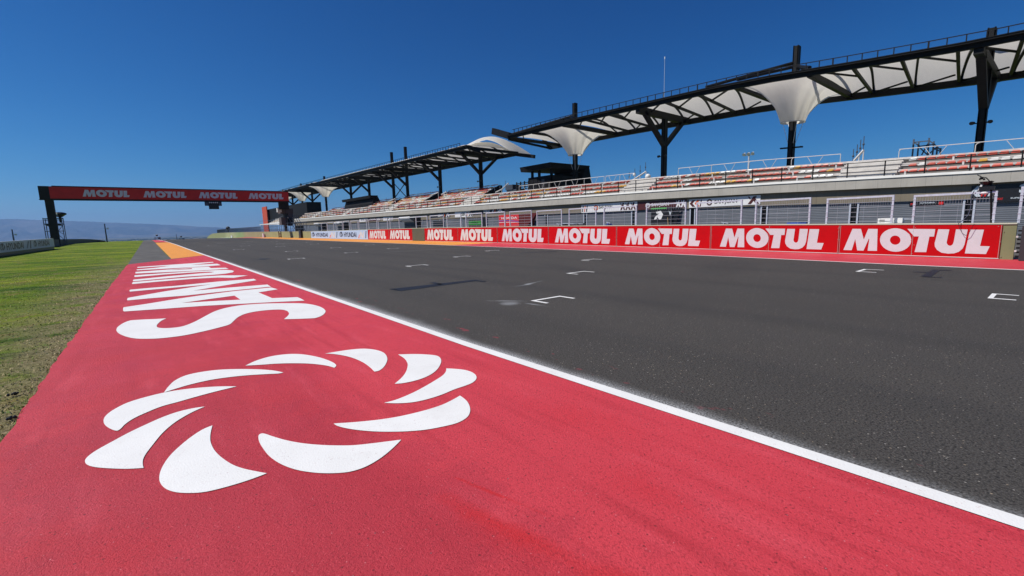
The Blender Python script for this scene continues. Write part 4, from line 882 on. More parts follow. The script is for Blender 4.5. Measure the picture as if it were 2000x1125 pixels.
vrail(1753, 2080, 'white rear railing at the far right, passing the nearest canopy column'); vrail(1325, 1640, 'white rear railing around the umbrella column right of centre'); vrail(1183, 1240, 'short white rear railing left of the straight canopy column'); vrail(1013, 1180, 'white rear railing with V braces before the black box')
# ------------------------------------------------------------------ CANOPIES
XF, XR_, XC = 45.0, 56.0, 50.5
ZB = 13.9
def canopy(y0, y1, cols, label, near, skip_end=None):
    o = tag(empty('grandstand_canopy', (XC, (y0 + y1) / 2, 4.7)), label, 'canopy', 'black steel canopies with white membrane over the grandstand')
    bays = [(c[0] - 3.05, c[0] + 3.05) for c in cols if c[1] == 'umbrella']
    zr = lambda y: ZB
    # long beams
    mb = MB(); long_box(mb, XF - .15, XF + .15, ZB + .14, ZB + .5, y0, y1, step=6); long_box(mb, XF - .45, XF - .15, ZB + .48, ZB + .6, y0, y1, step=6); long_box(mb, XF - .5, XF + .25, ZB + .605, ZB + .66, y0, y1, step=6)
    mb.build('front_beam', M['dark'], o, fn=warp)
    mb = MB(); long_box(mb, XR_ - .25, XR_ + .25, ZB - .22, ZB + .42, y0 + (0 if near else 1.0), y1 + (2.5 if near else 0), step=6); mb.build('rear_beam', M['dark'], o, fn=warp)
    # walkway railing over the front beam
    mb = MB(); long_box(mb, XF - .5, XF - .44, ZB + 1.13, ZB + 1.19, y0 + 2, y1 - (1.5 if near else 1), step=4); y = y0 + 2
    k = 0
    while y < y1 - 1:
        ww = .03 if k % 6 else .05; mb.box(XF - .5, XF - .44, y - ww, y + ww, ZB + .66, ZB + 1.15); y += .96; k += 1
    mb.build('walkway_railing', M['dark'], o, fn=warp)
    # ribs
    def inbay(y): return any(a - .3 < y < b + .3 for a, b in bays)
    y = y0 + .8; n_ = 0
    segs = []
    edges = sorted([y0] + [v for b in bays for v in b] + [y1]); spans = []
    cur = y0
    for a, b in sorted(bays): 
        if a - cur > 1: spans.append((cur, a))
        cur = b
    if y1 - cur > 1: spans.append((cur, y1))
    for a, b in spans:
        flip = near and a < 10; n = max(1, round((b - a) / (3.05 if flip else 3.75))); d = (b - a) / n
        for i in range(n + 1):
            yy = a + d * i; edge = i in (0, n)
            yr = yy if edge else yy + (1.2 if flip else 1.3)
            MB().bar((XF, yy, ZB + .28), (XR_, yr, ZB + .2), .36 if edge else .2, .42 if edge else .26).build('cross_beam', M['dark'], o, fn=warp)
            if i == 0: continue
            if flip: ya, yb, yn = yy - .95, yy + (1.1 if not edge else -.05), yy - d
            else: ya, yb, yn = yy - (3.1 if d > 3.3 else d * .8), yy + (.3 if not edge else -.3), yy
            mb = MB(); pts = []
            for k in range(11):
                u = k / 10; pts.append((XF + (XR_ - XF) * u, ya + (yb - ya) * u, ZB + .35 + (.8 if near else 1.05) * math.sin(math.pi * u)))
            for k in range(10): mb.bar(pts[k], pts[k + 1], .16, .2)
            mb.build('arched_rib', M['dark'], o, fn=warp)
            MB().bar((XF + .2, ya, ZB + .3), (XF + 3.4, yn + .4, ZB + .27), .14).build('diagonal_brace', M['dark'], o, fn=warp)
            if flip or not edge: MB().bar((XR_ - .2, yb, ZB + .2), (XR_ - 3.0, (yn if flip else yy - d) + 1.1, ZB + .25), .13).build('diagonal_brace', M['dark'], o, fn=warp)
        # membrane vault of this span
        mb = MB(); ny = max(2, int((b - a) / 1.2)); nx_ = 12
        for j in range(ny + 1):
            yy = a + .1 + (b - a - .2) * j / ny; ph = ((yy - a) / d) % 1
            for i in range(nx_ + 1):
                u = i / nx_; mb.v.append((XF + .2 + (XR_ - XF - .35) * u, yy, ZB + .5 - .12 * u + ((.95 if near else 1.5) + .16 * math.cos(2 * math.pi * ph)) * math.sin(math.pi * u) * min(1, .12 + min(yy - a, b - yy) / 1.6)))
        for j in range(ny):
            for i in range(nx_): p_ = j * (nx_ + 1) + i; mb.f.append((p_, p_ + 1, p_ + nx_ + 2, p_ + nx_ + 1)); mb.m.append(0)
        mb.build('membrane', M['memb'], o, fn=warp, smooth=True)
    for (yc, kind, zb, zt) in cols:
        big = .62
        mb = MB(); mb.box(XC - .08, XC + .08, yc - .22, yc + .22, zb, zt); mb.box(XC - .3, XC - .08, yc + .14, yc + .22, zb, zt); mb.box(XC + .08, XC + .3, yc + .14, yc + .22, zb, zt); mb.box(XC - .3, XC - .08, yc - .22, yc - .14, zb, zt); mb.box(XC + .08, XC + .3, yc - .22, yc - .14, zb, zt)
        mb.box(XC - .3, XC - .22, yc - .24, yc + .24, zb, zt - .05); mb.box(XC + .22, XC + .3, yc - .24, yc + .24, zb, zt - .05)
        col = mb.build('column', M['dark'], o, fn=warp)
        if kind == 'umbrella':
            mb = MB(); ns, nrg = 48, 12; zr_, zt2 = 11.15, ZB + .3
            for j in range(nrg + 1):
                t = j / nrg; rr = t; fz = 1 - (1 - t) ** 2.3
                for i in range(ns):
                    a = 2 * math.pi * i / ns; ca, sa = math.cos(a), math.sin(a)
                    m_ = max(abs(ca) / (5.35), abs(sa) / (2.85)); qx, qy = ca / m_, sa / m_
                    px_, py_ = ca * 1.02, sa * 1.02
                    crease = (.09 * math.sin(i * math.pi / 3) * math.sin(math.pi * t) + .03 * math.sin(i * 1.9))
                    mb.v.append((XC + px_ + (qx - px_) * rr + ca * crease, yc + py_ + (qy - py_) * rr + sa * crease, zr_ + (zt2 - zr_) * fz))
            for j in range(nrg):
                for i in range(ns): mb.f.append((j * ns + i, j * ns + (i + 1) % ns, (j + 1) * ns + (i + 1) % ns, (j + 1) * ns + i)); mb.m.append(0)
            fu = mb.build('membrane_funnel', M['memb'], o, fn=warp, smooth=True)
            mb = MB(); n_ = 28
            for i in range(n_): a, b = 2 * math.pi * i / n_, 2 * math.pi * (i + 1) / n_; mb.tube((XC + 1.04 * math.cos(a), yc + 1.04 * math.sin(a), 11.13), (XC + 1.04 * math.cos(b), yc + 1.04 * math.sin(b), 11.13), .05, n=6)
            sub(mb, 'ring', M['whitesteel'], fu, fn=warp)
            mb = MB()
            for a in (40, 140, 220, 320): mb.tube((XC + 1.0 * math.cos(R_(a)), yc + 1.0 * math.sin(R_(a)), 11.1), (XC + .3 * math.cos(R_(a)), yc + .3 * math.sin(R_(a)), 8.9), .022, n=5)
            mb.build('stay_rod', M['steel'], o, fn=warp)
            mb = MB(); mb.box(XC - .1, XC + .1, yc - 1.0, yc - .2, 8.6, 8.74); mb.box(XC - .1, XC + .1, yc + .2, yc + 1.0, 8.6, 8.74); mb.bar((XC, yc - .95, 8.67), (XC - .4, yc - .95, 8.67), .1); sub(mb, 'bracket', M['dark'], col, fn=warp)
            mb = MB()
            for sx, sy_ in ((XF + .1, -3), (XF + .1, 3), (XR_ - .1, -3), (XR_ - .1, 3)): mb.tube((XC + (.2 if sx > XC else -.2), yc + (.2 if sy_ > 0 else -.2), zt - 2.0), (sx, yc + sy_, ZB + .9), .14, n=8)
            if near and yc > 40: mb.tube((XC, yc, zt - 1.6), (XF + .3, yc + 8.5, ZB + .8), .13, n=8)
            if near and yc < 30: mb.tube((XC - .2, yc + .2, zt - 1.6), (XF + .2, yc + 6.2, ZB + .9), .15, n=8)
            mb.build('mast_strut', M['dark'], o, fn=warp)
            for sy_ in (-3.05, 3.05): MB().bar((XF, yc + sy_, ZB + .3), (XR_, yc + sy_, ZB + .22), .42, .5).build('edge_beam', M['dark'], o, fn=warp)
        else:
            mb = MB(); mb.bar((XF, yc, ZB + .1), (XR_, yc, ZB + .1), .5, .75); mb.build('head_beam', M['dark'], o, fn=warp)
            for sx in ((XF + 1.2, XR_ - 1.2) if yc not in (85.9, 101.4, 109.1, 124.9) else (XF + 1.2,)):
                b_ = MB(); b_.bar((XC + (.15 if sx > XC else -.15), yc, 10.6), (sx, yc, ZB + .05), .5, .42); b_.build('brace', M['dark'], o, fn=warp)
                h_ = MB()
                for k in range(5):
                    u = .3 + k * .12; xx, zz = XC + (sx - XC) * u, 10.6 + (ZB - 10.6) * u
                    h_.box(xx - .08, xx + .08, yc - .262, yc - .255, zz - .07, zz + .07)
            if yc < 100:
                mb = MB(); zf = 9.3
                for s_ in (-1, 1): mb.tube((XC - .55, yc + s_ * .5, zf), (XC - .3, yc + s_ * .42, zf + .05), .15, .12, n=10); mb.bar((XC - .2, yc, zf), (XC - .3, yc + s_ * .55, zf), .08)
                fl = sub(mb, 'floodlight', M['signblack'], col, fn=warp)
    # ends
    if near:
        for (a, b, ww, hh) in (((XF, y1 - .3, ZB + .5), (XF + .3, y1 + 4.3, ZB + 1.9), .55, .9),): MB().bar(a, b, ww, hh).build('end_horn', M['dark'], o, fn=warp)
        MB().bar((XF, y1, ZB + .1), (XR_, y1 + 2.3, ZB - .05), .28, .3).build('end_beam', M['dark'], o, fn=warp)
        MB().bar((XR_, y1 + 2.2, ZB), (XR_ - 2.8, y1 + 1.0, ZB + .95), .5, .3).build('end_horn', M['dark'], o, fn=warp)
    else:
        MB().bar((XR_, y0 + 1.2, ZB + .15), (XR_ + .9, y0 - 3.6, ZB - .75), .6, .6).build('end_horn', M['dark'], o, fn=warp)
        MB().bar((XF, y0 + .2, ZB + .4), (XF + 2.1, y0 - .4, ZB - .25), .5, .6).build('end_horn', M['dark'], o, fn=warp)
        mb = MB(); nx_, ny = 14, 5      # the end membrane swells up into a dome
        for j in range(ny + 1):
            v_ = j / ny
            for i in range(nx_ + 1):
                u = i / nx_; mb.v.append((XF + .3 + (XR_ + .3 - XF) * u, y0 + 2.6 - 5.6 * v_ * (.35 + .65 * u), ZB + .6 - .9 * v_ * u + (1.75 + .9 * math.sin(math.pi * v_ * .75)) * math.sin(math.pi * u) * (1 - .25 * v_)))
        for j in range(ny):
            for i in range(nx_): p_ = j * (nx_ + 1) + i; mb.f.append((p_, p_ + 1, p_ + nx_ + 2, p_ + nx_ + 1)); mb.m.append(0)
        mb.build('end_membrane', M['memb'], o, fn=warp, smooth=True)
    return o
canopy(-6, 55.5, [(5.0, 'vee', 6.0, 16.9), (18.1, 'umbrella', 6.0, 18.4), (32.2, 'vee', 6.0, ZB + .3), (46.9, 'umbrella', 6.0, 18.2)], 'near black canopy with two white umbrella funnels rising over the terrace', True)
fc = canopy(66.5, 236, [(70.9, 'vee', 6.0, ZB + .3), (85.9, 'vee', 5.0, ZB + .3), (101.4, 'vee', 5.5, 18.9), (109.1, 'vee', 5.5, 18.6), (124.9, 'vee', 6.0, ZB + .3), (139.2, 'vee', 6.0, ZB + .3), (163.6, 'umbrella', 5.0, 17.2), (179.6, 'vee', 5.0, ZB + .3), (193.3, 'umbrella', 5.0, 17.0), (208, 'vee', 5.0, ZB + .3), (223, 'umbrella', 5.0, 16.6)], 'far black canopy behind the gantry end with a white dome at its near end', False)
MB().bar((XC, 101.7, 11.6), (XC, 108.8, 8.3), .14).bar((XC, 108.8, 11.6), (XC, 101.7, 7.9), .14).build('cross_bracing', M['dark'], fc, fn=warp)

# ------------------------------------------------------------------ black boxes above the terrace
def black_box(pxc, pyc, pxl, pyl, pxr, pyr, X, label, body, hgt, steep):
    c = gx(pxc, pyc, X); l = gx(pxl, pyl, X); r = gy(pxr, pyr, c.y)
    y0, y1, x0, x1, zt = c.y, l.y, X, r.x, (c.z + l.z) / 2
    o = tag(empty('commentary_box', ((x0 + x1) / 2, (y0 + y1) / 2, 6.2)), label, 'commentary box', 'black boxes above the grandstand')
    mb = MB(); th = hgt * .16
    mb.add([(x0, y0, zt), (x1, y0, zt), (x1, y1, zt), (x0, y1, zt), (x0 + .15, y0 + .15, zt - th), (x1, y0 + .15, zt - th * .8), (x1, y1, zt - th * .8), (x0 + .15, y1 - .1, zt - th)], [(0, 3, 2, 1)[::-1], (4, 5, 6, 7)[::-1], (0, 1, 5, 4), (1, 2, 6, 5), (2, 3, 7, 6), (3, 0, 4, 7)])
    mb.build('roof', M['darkcl'], o)
    by0, by1 = y0 + body[0], y1 - body[1]; zb = zt - hgt; zw = zt - hgt * .36
    mb = MB(); mb.box(x0 + 1.1, x0 + 1.25, by0, by1, zb, zw); mb.box(x0 + 1.1, x1 - .5, by1 - .15, by1, zb, zw); mb.box(x0 + 1.1, x1 - .6, by0, by0 + .15, zb, zw); mb.box(x1 - 1.2, x1 - .9, by0, by1, zb, zw - .1); mb.build('wall', M['darkcl'], o)
    MB().box(x0 + 1.085, x0 + 1.1, by0 + (by1 - by0) * .3, by0 + (by1 - by0) * .42, zb + .4, zw - .5).build('door', nmat('dark_brown_door', (.05, .045, .045), .5, .1, 1), o)
    for yy in (by0 + .2, by0 + (by1 - by0) * .55, by1 - .8): MB().box(x0 + 1.3, x0 + 1.6, yy, yy + .35, zw - .1, zt - th * .9).build('post', M['dark'], o)
    MB().box(x1 - 1.1, x1 - .8, by0 + .5, by0 + .9, zw - .1, zt - th * .7).build('post', M['dark'], o)
    mb = MB(); mb.prism([(x1 - .05, y0 + .1, zt - .02), (x1 - .9, y0 + .1, zt - .02), (x1 - 1.6, y0 + .1, zt - hgt * .45), (x1 - 1.6, y0 + .1, zb), (x1 + steep, y0 + .1, zb)], (0, y1 - y0 - .2, 0)); mb.build('end_fin', M['darkcl'], o)
    return o
black_box(1075, 317, 1015, 327, 1152, 325.5, 48.5, 'black commentary box with overhanging roof left of the near canopy mast', (.9, .8), 4.7, 1.0)
black_box(722, 385, 667, 387.5, 738, 385.5, 48.5, 'smaller distant black commentary box below the far canopy', (1, 3), 4.6, 2.0)
black_box(603, 406, 592, 407, 607, 407, 49, 'tiny black box beyond the far umbrella funnels', (.5, .5), 3.2, .6)
# grille screen left of the box
g_ = gx(1020, 365, 46.5); mb = MB()
sc_ = tag(empty('lattice_screen', (46.6, g_.y, 6.3)), 'small black lattice screen at the left foot of the black box', 'screen')
for k in range(5):
    for j in range(6): mb.box(46.58, 46.63, g_.y - 3.2 + k * .95, g_.y - 2.45 + k * .95, 6.4 + j * .3, 6.52 + j * .3)
for k in range(6): mb.box(46.56, 46.66, g_.y - 3.4 + k * .95, g_.y - 3.18 + k * .95, 6.3, 8.2)
mb.build('grille', M['darkcl'], sc_)

# ------------------------------------------------------------------ far terrace section with red panel and dark box
ft = tag(empty('far_terrace', (42, 205, 4)), 'short far terrace with a pale slab and tall red end panel behind the gantry', 'grandstand')
z41 = lambda px, py: gx(px, py, 41)
a_, b_ = z41(550, 434), z41(507, 438.5)
mb = MB(); mb.prism([(41, a_.y, a_.z), (41, a_.y, a_.z - .9), (41, b_.y, b_.z - .25), (41, b_.y, b_.z + .05)], (8, 0, 0)); mb.build('slab', M['coping'], ft)
mb = MB()
for k in range(4): mb.box(42 + .8 * k, 42.8 + .8 * k, a_.y, a_.y + 26, a_.z - .2, a_.z + .35 + .5 * k)
mb.build('steps', M['step'], ft)
p1, p2 = gx(512, 405, 47), gx(521, 405, 47)
mb = MB(); mb.box(46.8, 47.2, p2.y, p1.y, -.5, p1.z); mb.build('end_panel', M['terracotta'], ft)
q1, q2 = gx(520.5, 405, 48), gx(600, 405, 48); mb = MB(); mb.box(47.9, 53, q2.y, q1.y, 5, gx(545, 405, 48).z); mb.build('dark_box', M['darkcl'], ft)
mb = MB()
for k in range(9): y = a_.y + 3 * k; mb.box(41.05, 41.1, y, y + .12, a_.z, a_.z + 1.2)
mb.box(41.05, 41.1, a_.y, b_.y + 1, a_.z + 1.15, a_.z + 1.25); mb.path([(42, a_.y + 22, a_.z + .5), (46, a_.y + 9, a_.z + 4)], .09); mb.build('railing', M['blueSteel'], ft)
cnt2 = MB()
for k in range(3):
    for j in range(18): seat_geo(cnt2, 42.4 + .8 * k, a_.y + 3 + j * 1.2, a_.z + .4 + .5 * k, 1 if rnd.random() < .7 else 2)
tag(cnt2.build('stadium_seats', [M['seat_red'], M['seat_yel'], M['seat_wht']]), 'yellow and white seats on the short far terrace', 'seats', kind='stuff')
# wire fence on the far wall
ff = tag(empty('wire_fence', (25.4, 190, 1.4)), 'low dark wire fence along the top of the far olive wall', 'fence')
mb = MB(); y = 141.0
while y < 236:
    mb.box(25.4, 25.46, y - .05, y + .05, HW(y), HW(y) + 1.45); y += .62
mb.build('picket', M['blueSteel'], ff)
mb = MB(); long_box(mb, 25.4, 25.46, 0, .09, 141, 236); mb.v = [(a, b, c + HW(b) + 1.4) for a, b, c in mb.v]; mb.build('rail', M['blueSteel'], ff)
ff = tag(empty('wire_fence', (25.4, 118, 1.4)), 'grey wire fence between the gantry and the first mesh gates', 'fence')
mb = MB(); y = 96.0
while y < 141: mb.box(25.4, 25.46, y - .06, y + .06, HW(y), HW(y) + 1.9); y += 1.25 if y > 120 else 2.1
mb.build('post', M['blueSteel'], ff)
mb = MB()
for zz in (.6, 1.3, 1.9): long_box(mb, 25.4, 25.46, zz - .03, zz + .03, 96, 141)
mb.v = [(a, b, c + HW(b)) for a, b, c in mb.v]; mb.build('rail', M['blueSteel'], ff)
# white posts, black post, ladder at the far wall
for (px, pt, pb), lab in (((455, 460, 464.6), 'small white post standing at the far end of the far wall'), ((518, 456, 463.6), 'white post at the foot of the far wall near the red panel')):
    t_ = onwall(px, pb); w_ = .5; mb = MB(); mb.box(t_.x - .5, t_.x - .2, t_.y - w_, t_.y + w_, G(t_.y) - .1, onwall(px, pt).z); mb.box(t_.x - .55, t_.x - .15, t_.y - w_ - .05, t_.y + w_ + .05, G(t_.y) - .1, G(t_.y) + .1)
    tag(mb.build('marker_post', M['signwhite'], loc=(t_.x - .35, t_.y, G(t_.y))), lab, 'post')
t_ = onwall(590, 464); mb = MB(); mb.box(t_.x - .4, t_.x - .05, t_.y - .7, t_.y + .7, -.05, onwall(590, 449).z); mb.box(t_.x - .45, t_.x, t_.y - .8, t_.y + .8, -.05, .1); tag(mb.build('black_post', M['signblack'], loc=(t_.x, t_.y, 0)), 'black upright post against the far wall right of the gantry tower', 'post')
t_ = onwall(548, 462); mb = MB()
for s_ in (-1, 1): mb.bar((t_.x - .12, t_.y + s_ * 1.1, 0), (t_.x - .12, t_.y + s_ * 1.1, 1.5), .12)
for k in range(2): mb.bar((t_.x - .12, t_.y - 1.1, .4 + .55 * k), (t_.x - .12, t_.y + 1.1, .4 + .55 * k), .1)
tag(mb.build('short_ladder', nmat('rust_brown_steel', (.1, .05, .03), .8, .2, 3), loc=(t_.x, t_.y, 0)), 'short brown ladder leaning on the far wall below the gantry tower', 'ladder')

# ------------------------------------------------------------------ START GANTRY
YG = 110.0
g0, g1 = gy(78, 364, YG), gy(563, 374, YG); ztop = 10.08; zbot = 7.95
ga = tag(empty('start_gantry', (6, YG, 0)), 'long dark steel gantry spanning the straight, faced with a red lettered banner', 'gantry')
mb = MB(); xl, xr = -12.75, 25.95
mb.box(xl, xr, YG, YG + 1.6, ztop - .18, ztop); mb.box(xl, xr, YG, YG + 1.6, zbot, zbot + .18); mb.box(xl, xl + .5, YG - .0, YG + 1.6, zbot, ztop); mb.box(xr - .4, xr, YG, YG + 1.6, zbot, ztop)
k = xl + .5
while k < xr - 2: mb.bar((k, YG + 1.5, zbot), (k + 1.6, YG + 1.5, ztop), .12); mb.bar((k + 1.6, YG + 1.5, ztop), (k + 3.2, YG + 1.5, zbot), .12); k += 3.2
mb.box(xl + 1.6, xr, YG - .02, YG + 1.0, ztop, ztop + .12)
mb.box(xl - .05, xl + 1.25, YG - .12, YG - .001, zbot - .05, ztop + .02)
mb.box(xl + 1.6, xr, YG - .05, YG + .02, zbot - .22, zbot)
mb.build('truss', M['gantrysteel'], ga)
bn = MB().box(xl + 1.25, xr - .02, YG - .1, YG - .002, zbot + .1, ztop - .06).build('banner', M['gantryred'], ga)
_gl = ga.location
for a, b in ((161, 253), (279.5, 364), (387.5, 463.5), (484.5, 553)):
    xa, xb = gy(a, 380, YG).x, gy(b, 380, YG).x
    v, f = WORD; mb = MB(); mb.v = [(xa + (xb - xa) * u, YG - .106, zbot + .45 + 1.25 * w_) for u, w_ in v]; mb.f = list(f); mb.m = [0] * len(f); sub(mb, 'lettering', M['gantrywhite'], bn)
mb = MB(); mb.box(-12.3, -11.25, YG + .25, YG + 1.2, -.2, zbot + .05); mb.box(-12.9, -9.4, YG + .1, YG + 1.3, zbot - .14, zbot + .01); mb.build('leg', M['gantrysteel'], ga)
mb = MB(); ta, tb = gy(546, 400, YG).x, gy(556, 400, YG).x; mb.box(ta, tb + .9, YG + .3, YG + 1.2, gy(550, 409, YG).z, zbot + .05); mb.build('leg', M['gantrysteel'], ga)
lp = MB(); la, lb = gy(407.5, 400, YG).x, gy(427, 400, YG).x; lo, hi = gy(400, 400, YG).x, gy(433, 400, YG).x; zl = gy(415, 408.5, YG).z; zm = gy(415, 402, YG).z
lp.box(la, lb, YG - .25, YG + .15, zl, zbot - .2); lp.box(lo, la, YG - .2, YG + .1, zm, zbot - .2); lp.box(lb, hi, YG - .2, YG + .1, zm, zbot - .2); lt = lp.build('light_panel', M['signblack'], ga)
mb = MB()
for k in range(5): xx = la + .2 + (lb - la - .4) * k / 4; mb.tube((xx, YG - .27, zbot - .38), (xx, YG - .25, zbot - .38), .13, n=10)
sub(mb, 'lamp', M['greyboard'], lt)
mb = MB()
for a, b in ((lo + .08, la - .06), (lb + .06, hi - .08)): mb.box(a, b, YG - .215, YG - .2, zm + .1, zbot - .35)
sub(mb, 'panel_face', nmat('slate_blue_panel', (.06, .08, .13), .5, .1, 1), lt)
# stair tower on the pit side
st = tag(empty('stair_tower', (28, 114, 0)), 'mauve grey stepped stair tower holding the right end of the gantry', 'tower')
YT = 112.5
def tb_(x0, x1, y0, y1, m, name):
    a, b = gy(x0, y0, YT), gy(x1, y1, YT); c_ = gy(x0, y1, YT); MB().box(a.x, b.x, YT, YT + 2.2, (b.z + c_.z) / 2, a.z).build(name, m, st)
tb_(547, 573, 407.5, 417, M['tower'], 'upper_arm'); tb_(562.5, 573, 417.2, 424.5, M['tower'], 'side_wall'); tb_(549, 563, 425, 439.5, M['tower'], 'lower_block'); tb_(555, 562, 393, 452, M['gantrysteel'], 'column')
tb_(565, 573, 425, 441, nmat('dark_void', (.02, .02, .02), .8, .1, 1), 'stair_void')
a = gy(545.5, 410.5, YT - .3); MB().box(a.x - .5, a.x + .35, YT - .9, YT - .02, a.z - .45, a.z + .45).build('lamp_box', M['signwhite'], st)
mb = MB(); a, b = gy(561, 428, YT), gy(573, 452, YT)
for k in range(5): mb.bar((a.x + k * .5, YT - .3, a.z + .8), (a.x + k * .5 + 2, YT - .3, 0.5), .09)
mb.build('stair_flight', M['blueSteel'], st)

# ------------------------------------------------------------------ LEFT SIDE: boards, far wall, scaffold, poles
lb0, lb1 = gz(-60, 512), gz(108, 486.2)
P0, P1 = gz(0, 501.3), gz(107.5, 486.0)
def lx(y): return P0.x + (P1.x - P0.x) * (y - P0.y) / (P1.y - P0.y)
ltop = lambda y: lerp(y, [P0.y, P1.y], [gx(0, 474, P0.x).z, gx(107, 465.2, P1.x).z])
lbd = tag(empty('left_barrier_board', (lx(70), 70, 0)), 'pale grey board with dark lettering on the left grass verge, facing the track', 'banner board')
y0, y1 = P0.y - 16, P1.y
mb = MB(); mb.add([(lx(y0), y0, .32), (lx(y1), y1, .32), (lx(y1), y1, ltop(y1)), (lx(y0), y0, ltop(y0)), (lx(y0) - .2, y0, .32), (lx(y1) - .2, y1, .32), (lx(y1) - .2, y1, ltop(y1)), (lx(y0) - .2, y0, ltop(y0))], [(0, 1, 2, 3), (7, 6, 5, 4), (0, 4, 5, 1), (1, 5, 6, 2), (2, 6, 7, 3), (3, 7, 4, 0)]); mb.build('panel', M['greyboard'], lbd)
mb = MB(); mb.add([(lx(y0) - .05, y0, -.05), (lx(y1) - .05, y1, -.05), (lx(y1) - .05, y1, .318), (lx(y0) - .05, y0, .318), (lx(y0) - .3, y0, -.05), (lx(y1) - .3, y1, -.05), (lx(y1) - .3, y1, .318), (lx(y0) - .3, y0, .318)], [(0, 1, 2, 3), (7, 6, 5, 4), (0, 4, 5, 1), (1, 5, 6, 2), (2, 6, 7, 3), (3, 7, 4, 0)]); mb.build('base', M['signblack'], lbd)  # black strip under the board stands in for its shadow on the grass
def lfn(pa, pb, v0, v1):
    ya = gx(pa, 480, lx(70)).y; yb = gx(pb, 480, lx(70)).y
    for _ in range(10): ya = gx(pa, 480, lx(ya)).y; yb = gx(pb, 480, lx(yb)).y
    return lambda u, v: (lx(ya + (yb - ya) * u) + .012, ya + (yb - ya) * u, .32 + (ltop(ya + (yb - ya) * u) - .32) * (v0 + (v1 - v0) * v))
hlogo(lfn(-1, 10, .15, .92), 'emblem', lbd, M['signblack']); put(T('HYUNDAI', .03), 'lettering', M['signblack'], lbd, lfn(12, 46, .18, .88))
put(([(0, 0), (.35, 0), (1, 1), (.65, 1)], [(0, 1, 2, 3)]), 'emblem', M['conc'], lbd, lfn(51, 58, .15, .9)); put(([(0, 0), (.5, 0), (1, 1), (.5, 1)], [(0, 1, 2, 3)]), 'emblem', M['signblack'], lbd, lfn(58, 62, .1, .95))
hlogo(lfn(66, 73, .15, .92), 'emblem', lbd, M['signblack']); put(T('HYUNDAI', .03), 'lettering', M['signblack'], lbd, lfn(75, 97, .2, .85))
# curved wall beyond
pts = [(100, 483.5, 467.6), (109, 481.6, 467.8), (125, 478.6, 467.2), (140, 476, 466.9), (160, 473.6, 466.7), (178, 471.8, 467), (192, 471, 468.3), (206, 470.6, 470.2)]
mb = MB(); rows_ = []
for x, yb, yt in pts:
    b_ = gz(x, yb); d = ray(x, yt); tt = math.hypot(b_.x, b_.y) / math.hypot(d.x, d.y); zt = H + d.z * tt
    n_ = Vector((b_.x, b_.y, 0)).normalized() * .3; rows_.append((b_, n_, zt))
for b_, n_, zt in rows_: mb.v += [(b_.x, b_.y, -.6), (b_.x, b_.y, zt), (b_.x + n_.x, b_.y + n_.y, zt), (b_.x + n_.x, b_.y + n_.y, -.6)]
for i in range(len(rows_) - 1):
    for k in range(4): mb.f.append((4 * i + k, 4 * i + (k + 1) % 4, 4 * i + 4 + (k + 1) % 4, 4 * i + 4 + k)); mb.m.append(0)
tag(mb.build('curved_wall', nmat('dark_grey_concrete', (.1, .095, .08), .85, .15, .4), loc=(rows_[3][0].x, rows_[3][0].y, 0)), 'dark grey curved concrete wall behind the grass, beyond the left board', 'wall')
# scaffold tower with lamp
YC = 118.0; sx0, sx1 = gy(86, 440, YC).x, gy(122, 440, YC).x
sf = tag(empty('scaffold_tower', ((sx0 + sx1) / 2, YC, 0)), 'blue grey scaffold tower behind the left gantry leg', 'scaffold')
zt = gy(100, 425.5, YC).z; z2 = gy(100, 437, YC).z; mb = MB()
for x in (sx0, sx1):
    for y in (YC, YC + 2.4): mb.bar((x, y, -.2), (x, y, zt), .11)
for z in (.9, 2.6, z2, z2 + .7, zt - .1):
    for y in (YC, YC + 2.4): mb.bar((sx0, y, z), (sx1, y, z), .09)
    for x in (sx0, sx1): mb.bar((x, YC, z), (x, YC + 2.4, z), .09)
mb.build('frame', M['blueSteel'], sf)
mb = MB(); mb.bar((sx0, YC, .4), ((sx0 + sx1) / 2, YC, 2.6), .08); mb.bar(((sx0 + sx1) / 2, YC, 2.6), (sx1, YC, .9), .08); mb.bar((sx0, YC, z2), (sx1, YC, 2.0), .08); mb.bar((sx0, YC + 2.4, .4), (sx1, YC + 2.4, z2), .08); mb.build('brace', M['blueSteel'], sf)
MB().box(sx0 + .2, sx1 - .2, YC, YC + 2.4, z2 - .35, z2 - .08).build('deck', M['signblack'], sf)
hc_ = gy(115.5, 422, YC); lm = tag(empty('bowl_floodlight', (hc_.x, YC + 1.2, z2)), 'dark bowl shaped floodlight on top of the scaffold tower', 'floodlight')
mb = MB(); mb.tube((hc_.x, YC + 1, hc_.z - .15), (hc_.x, YC + 1, hc_.z + .42), .35, 1.0, n=14); mb.sphere((hc_.x, YC + 1, hc_.z + .42), 1.0, 14, 6, sz=.35); mb.build('bowl', M['signblack'], lm); MB().tube((hc_.x, YC + 1, z2 + .2), (hc_.x, YC + 1, hc_.z), .2, n=8).box(hc_.x - .35, hc_.x + .35, YC + .7, YC + 1.3, z2 + .9, hc_.z - .3).build('stem', M['gantrysteel'], lm)
MB().box(hc_.x - .75, hc_.x - .2, YC + .0, YC + .1, hc_.z + .15, hc_.z + .5).build('lens', M['lamp'], lm)
for px, pt, pb, lab in ((26, 448, 475, 'thin dark utility pole behind the left board'), (207.5, 437, 474, 'thin dark utility pole right of the curved wall')):
    a, b = gy(px - 1.7, pt, 165), gy(px + 2, pb, 165); o = tag(empty('utility_pole', (b.x, 165, -1)), lab, 'utility pole')
    MB().tube((b.x, 165, -1), (b.x, 165, a.z), .19, .12, n=8).build('pole', M['blueSteel'], o); MB().bar((b.x - .1, 165, a.z - 1.2), (b.x + .7, 165, a.z - 1.2), .1).box(b.x + .3, b.x + .7, 164.9, 165.1, a.z - 1.5, a.z - 1.1).build('bracket', M['steel'], o)
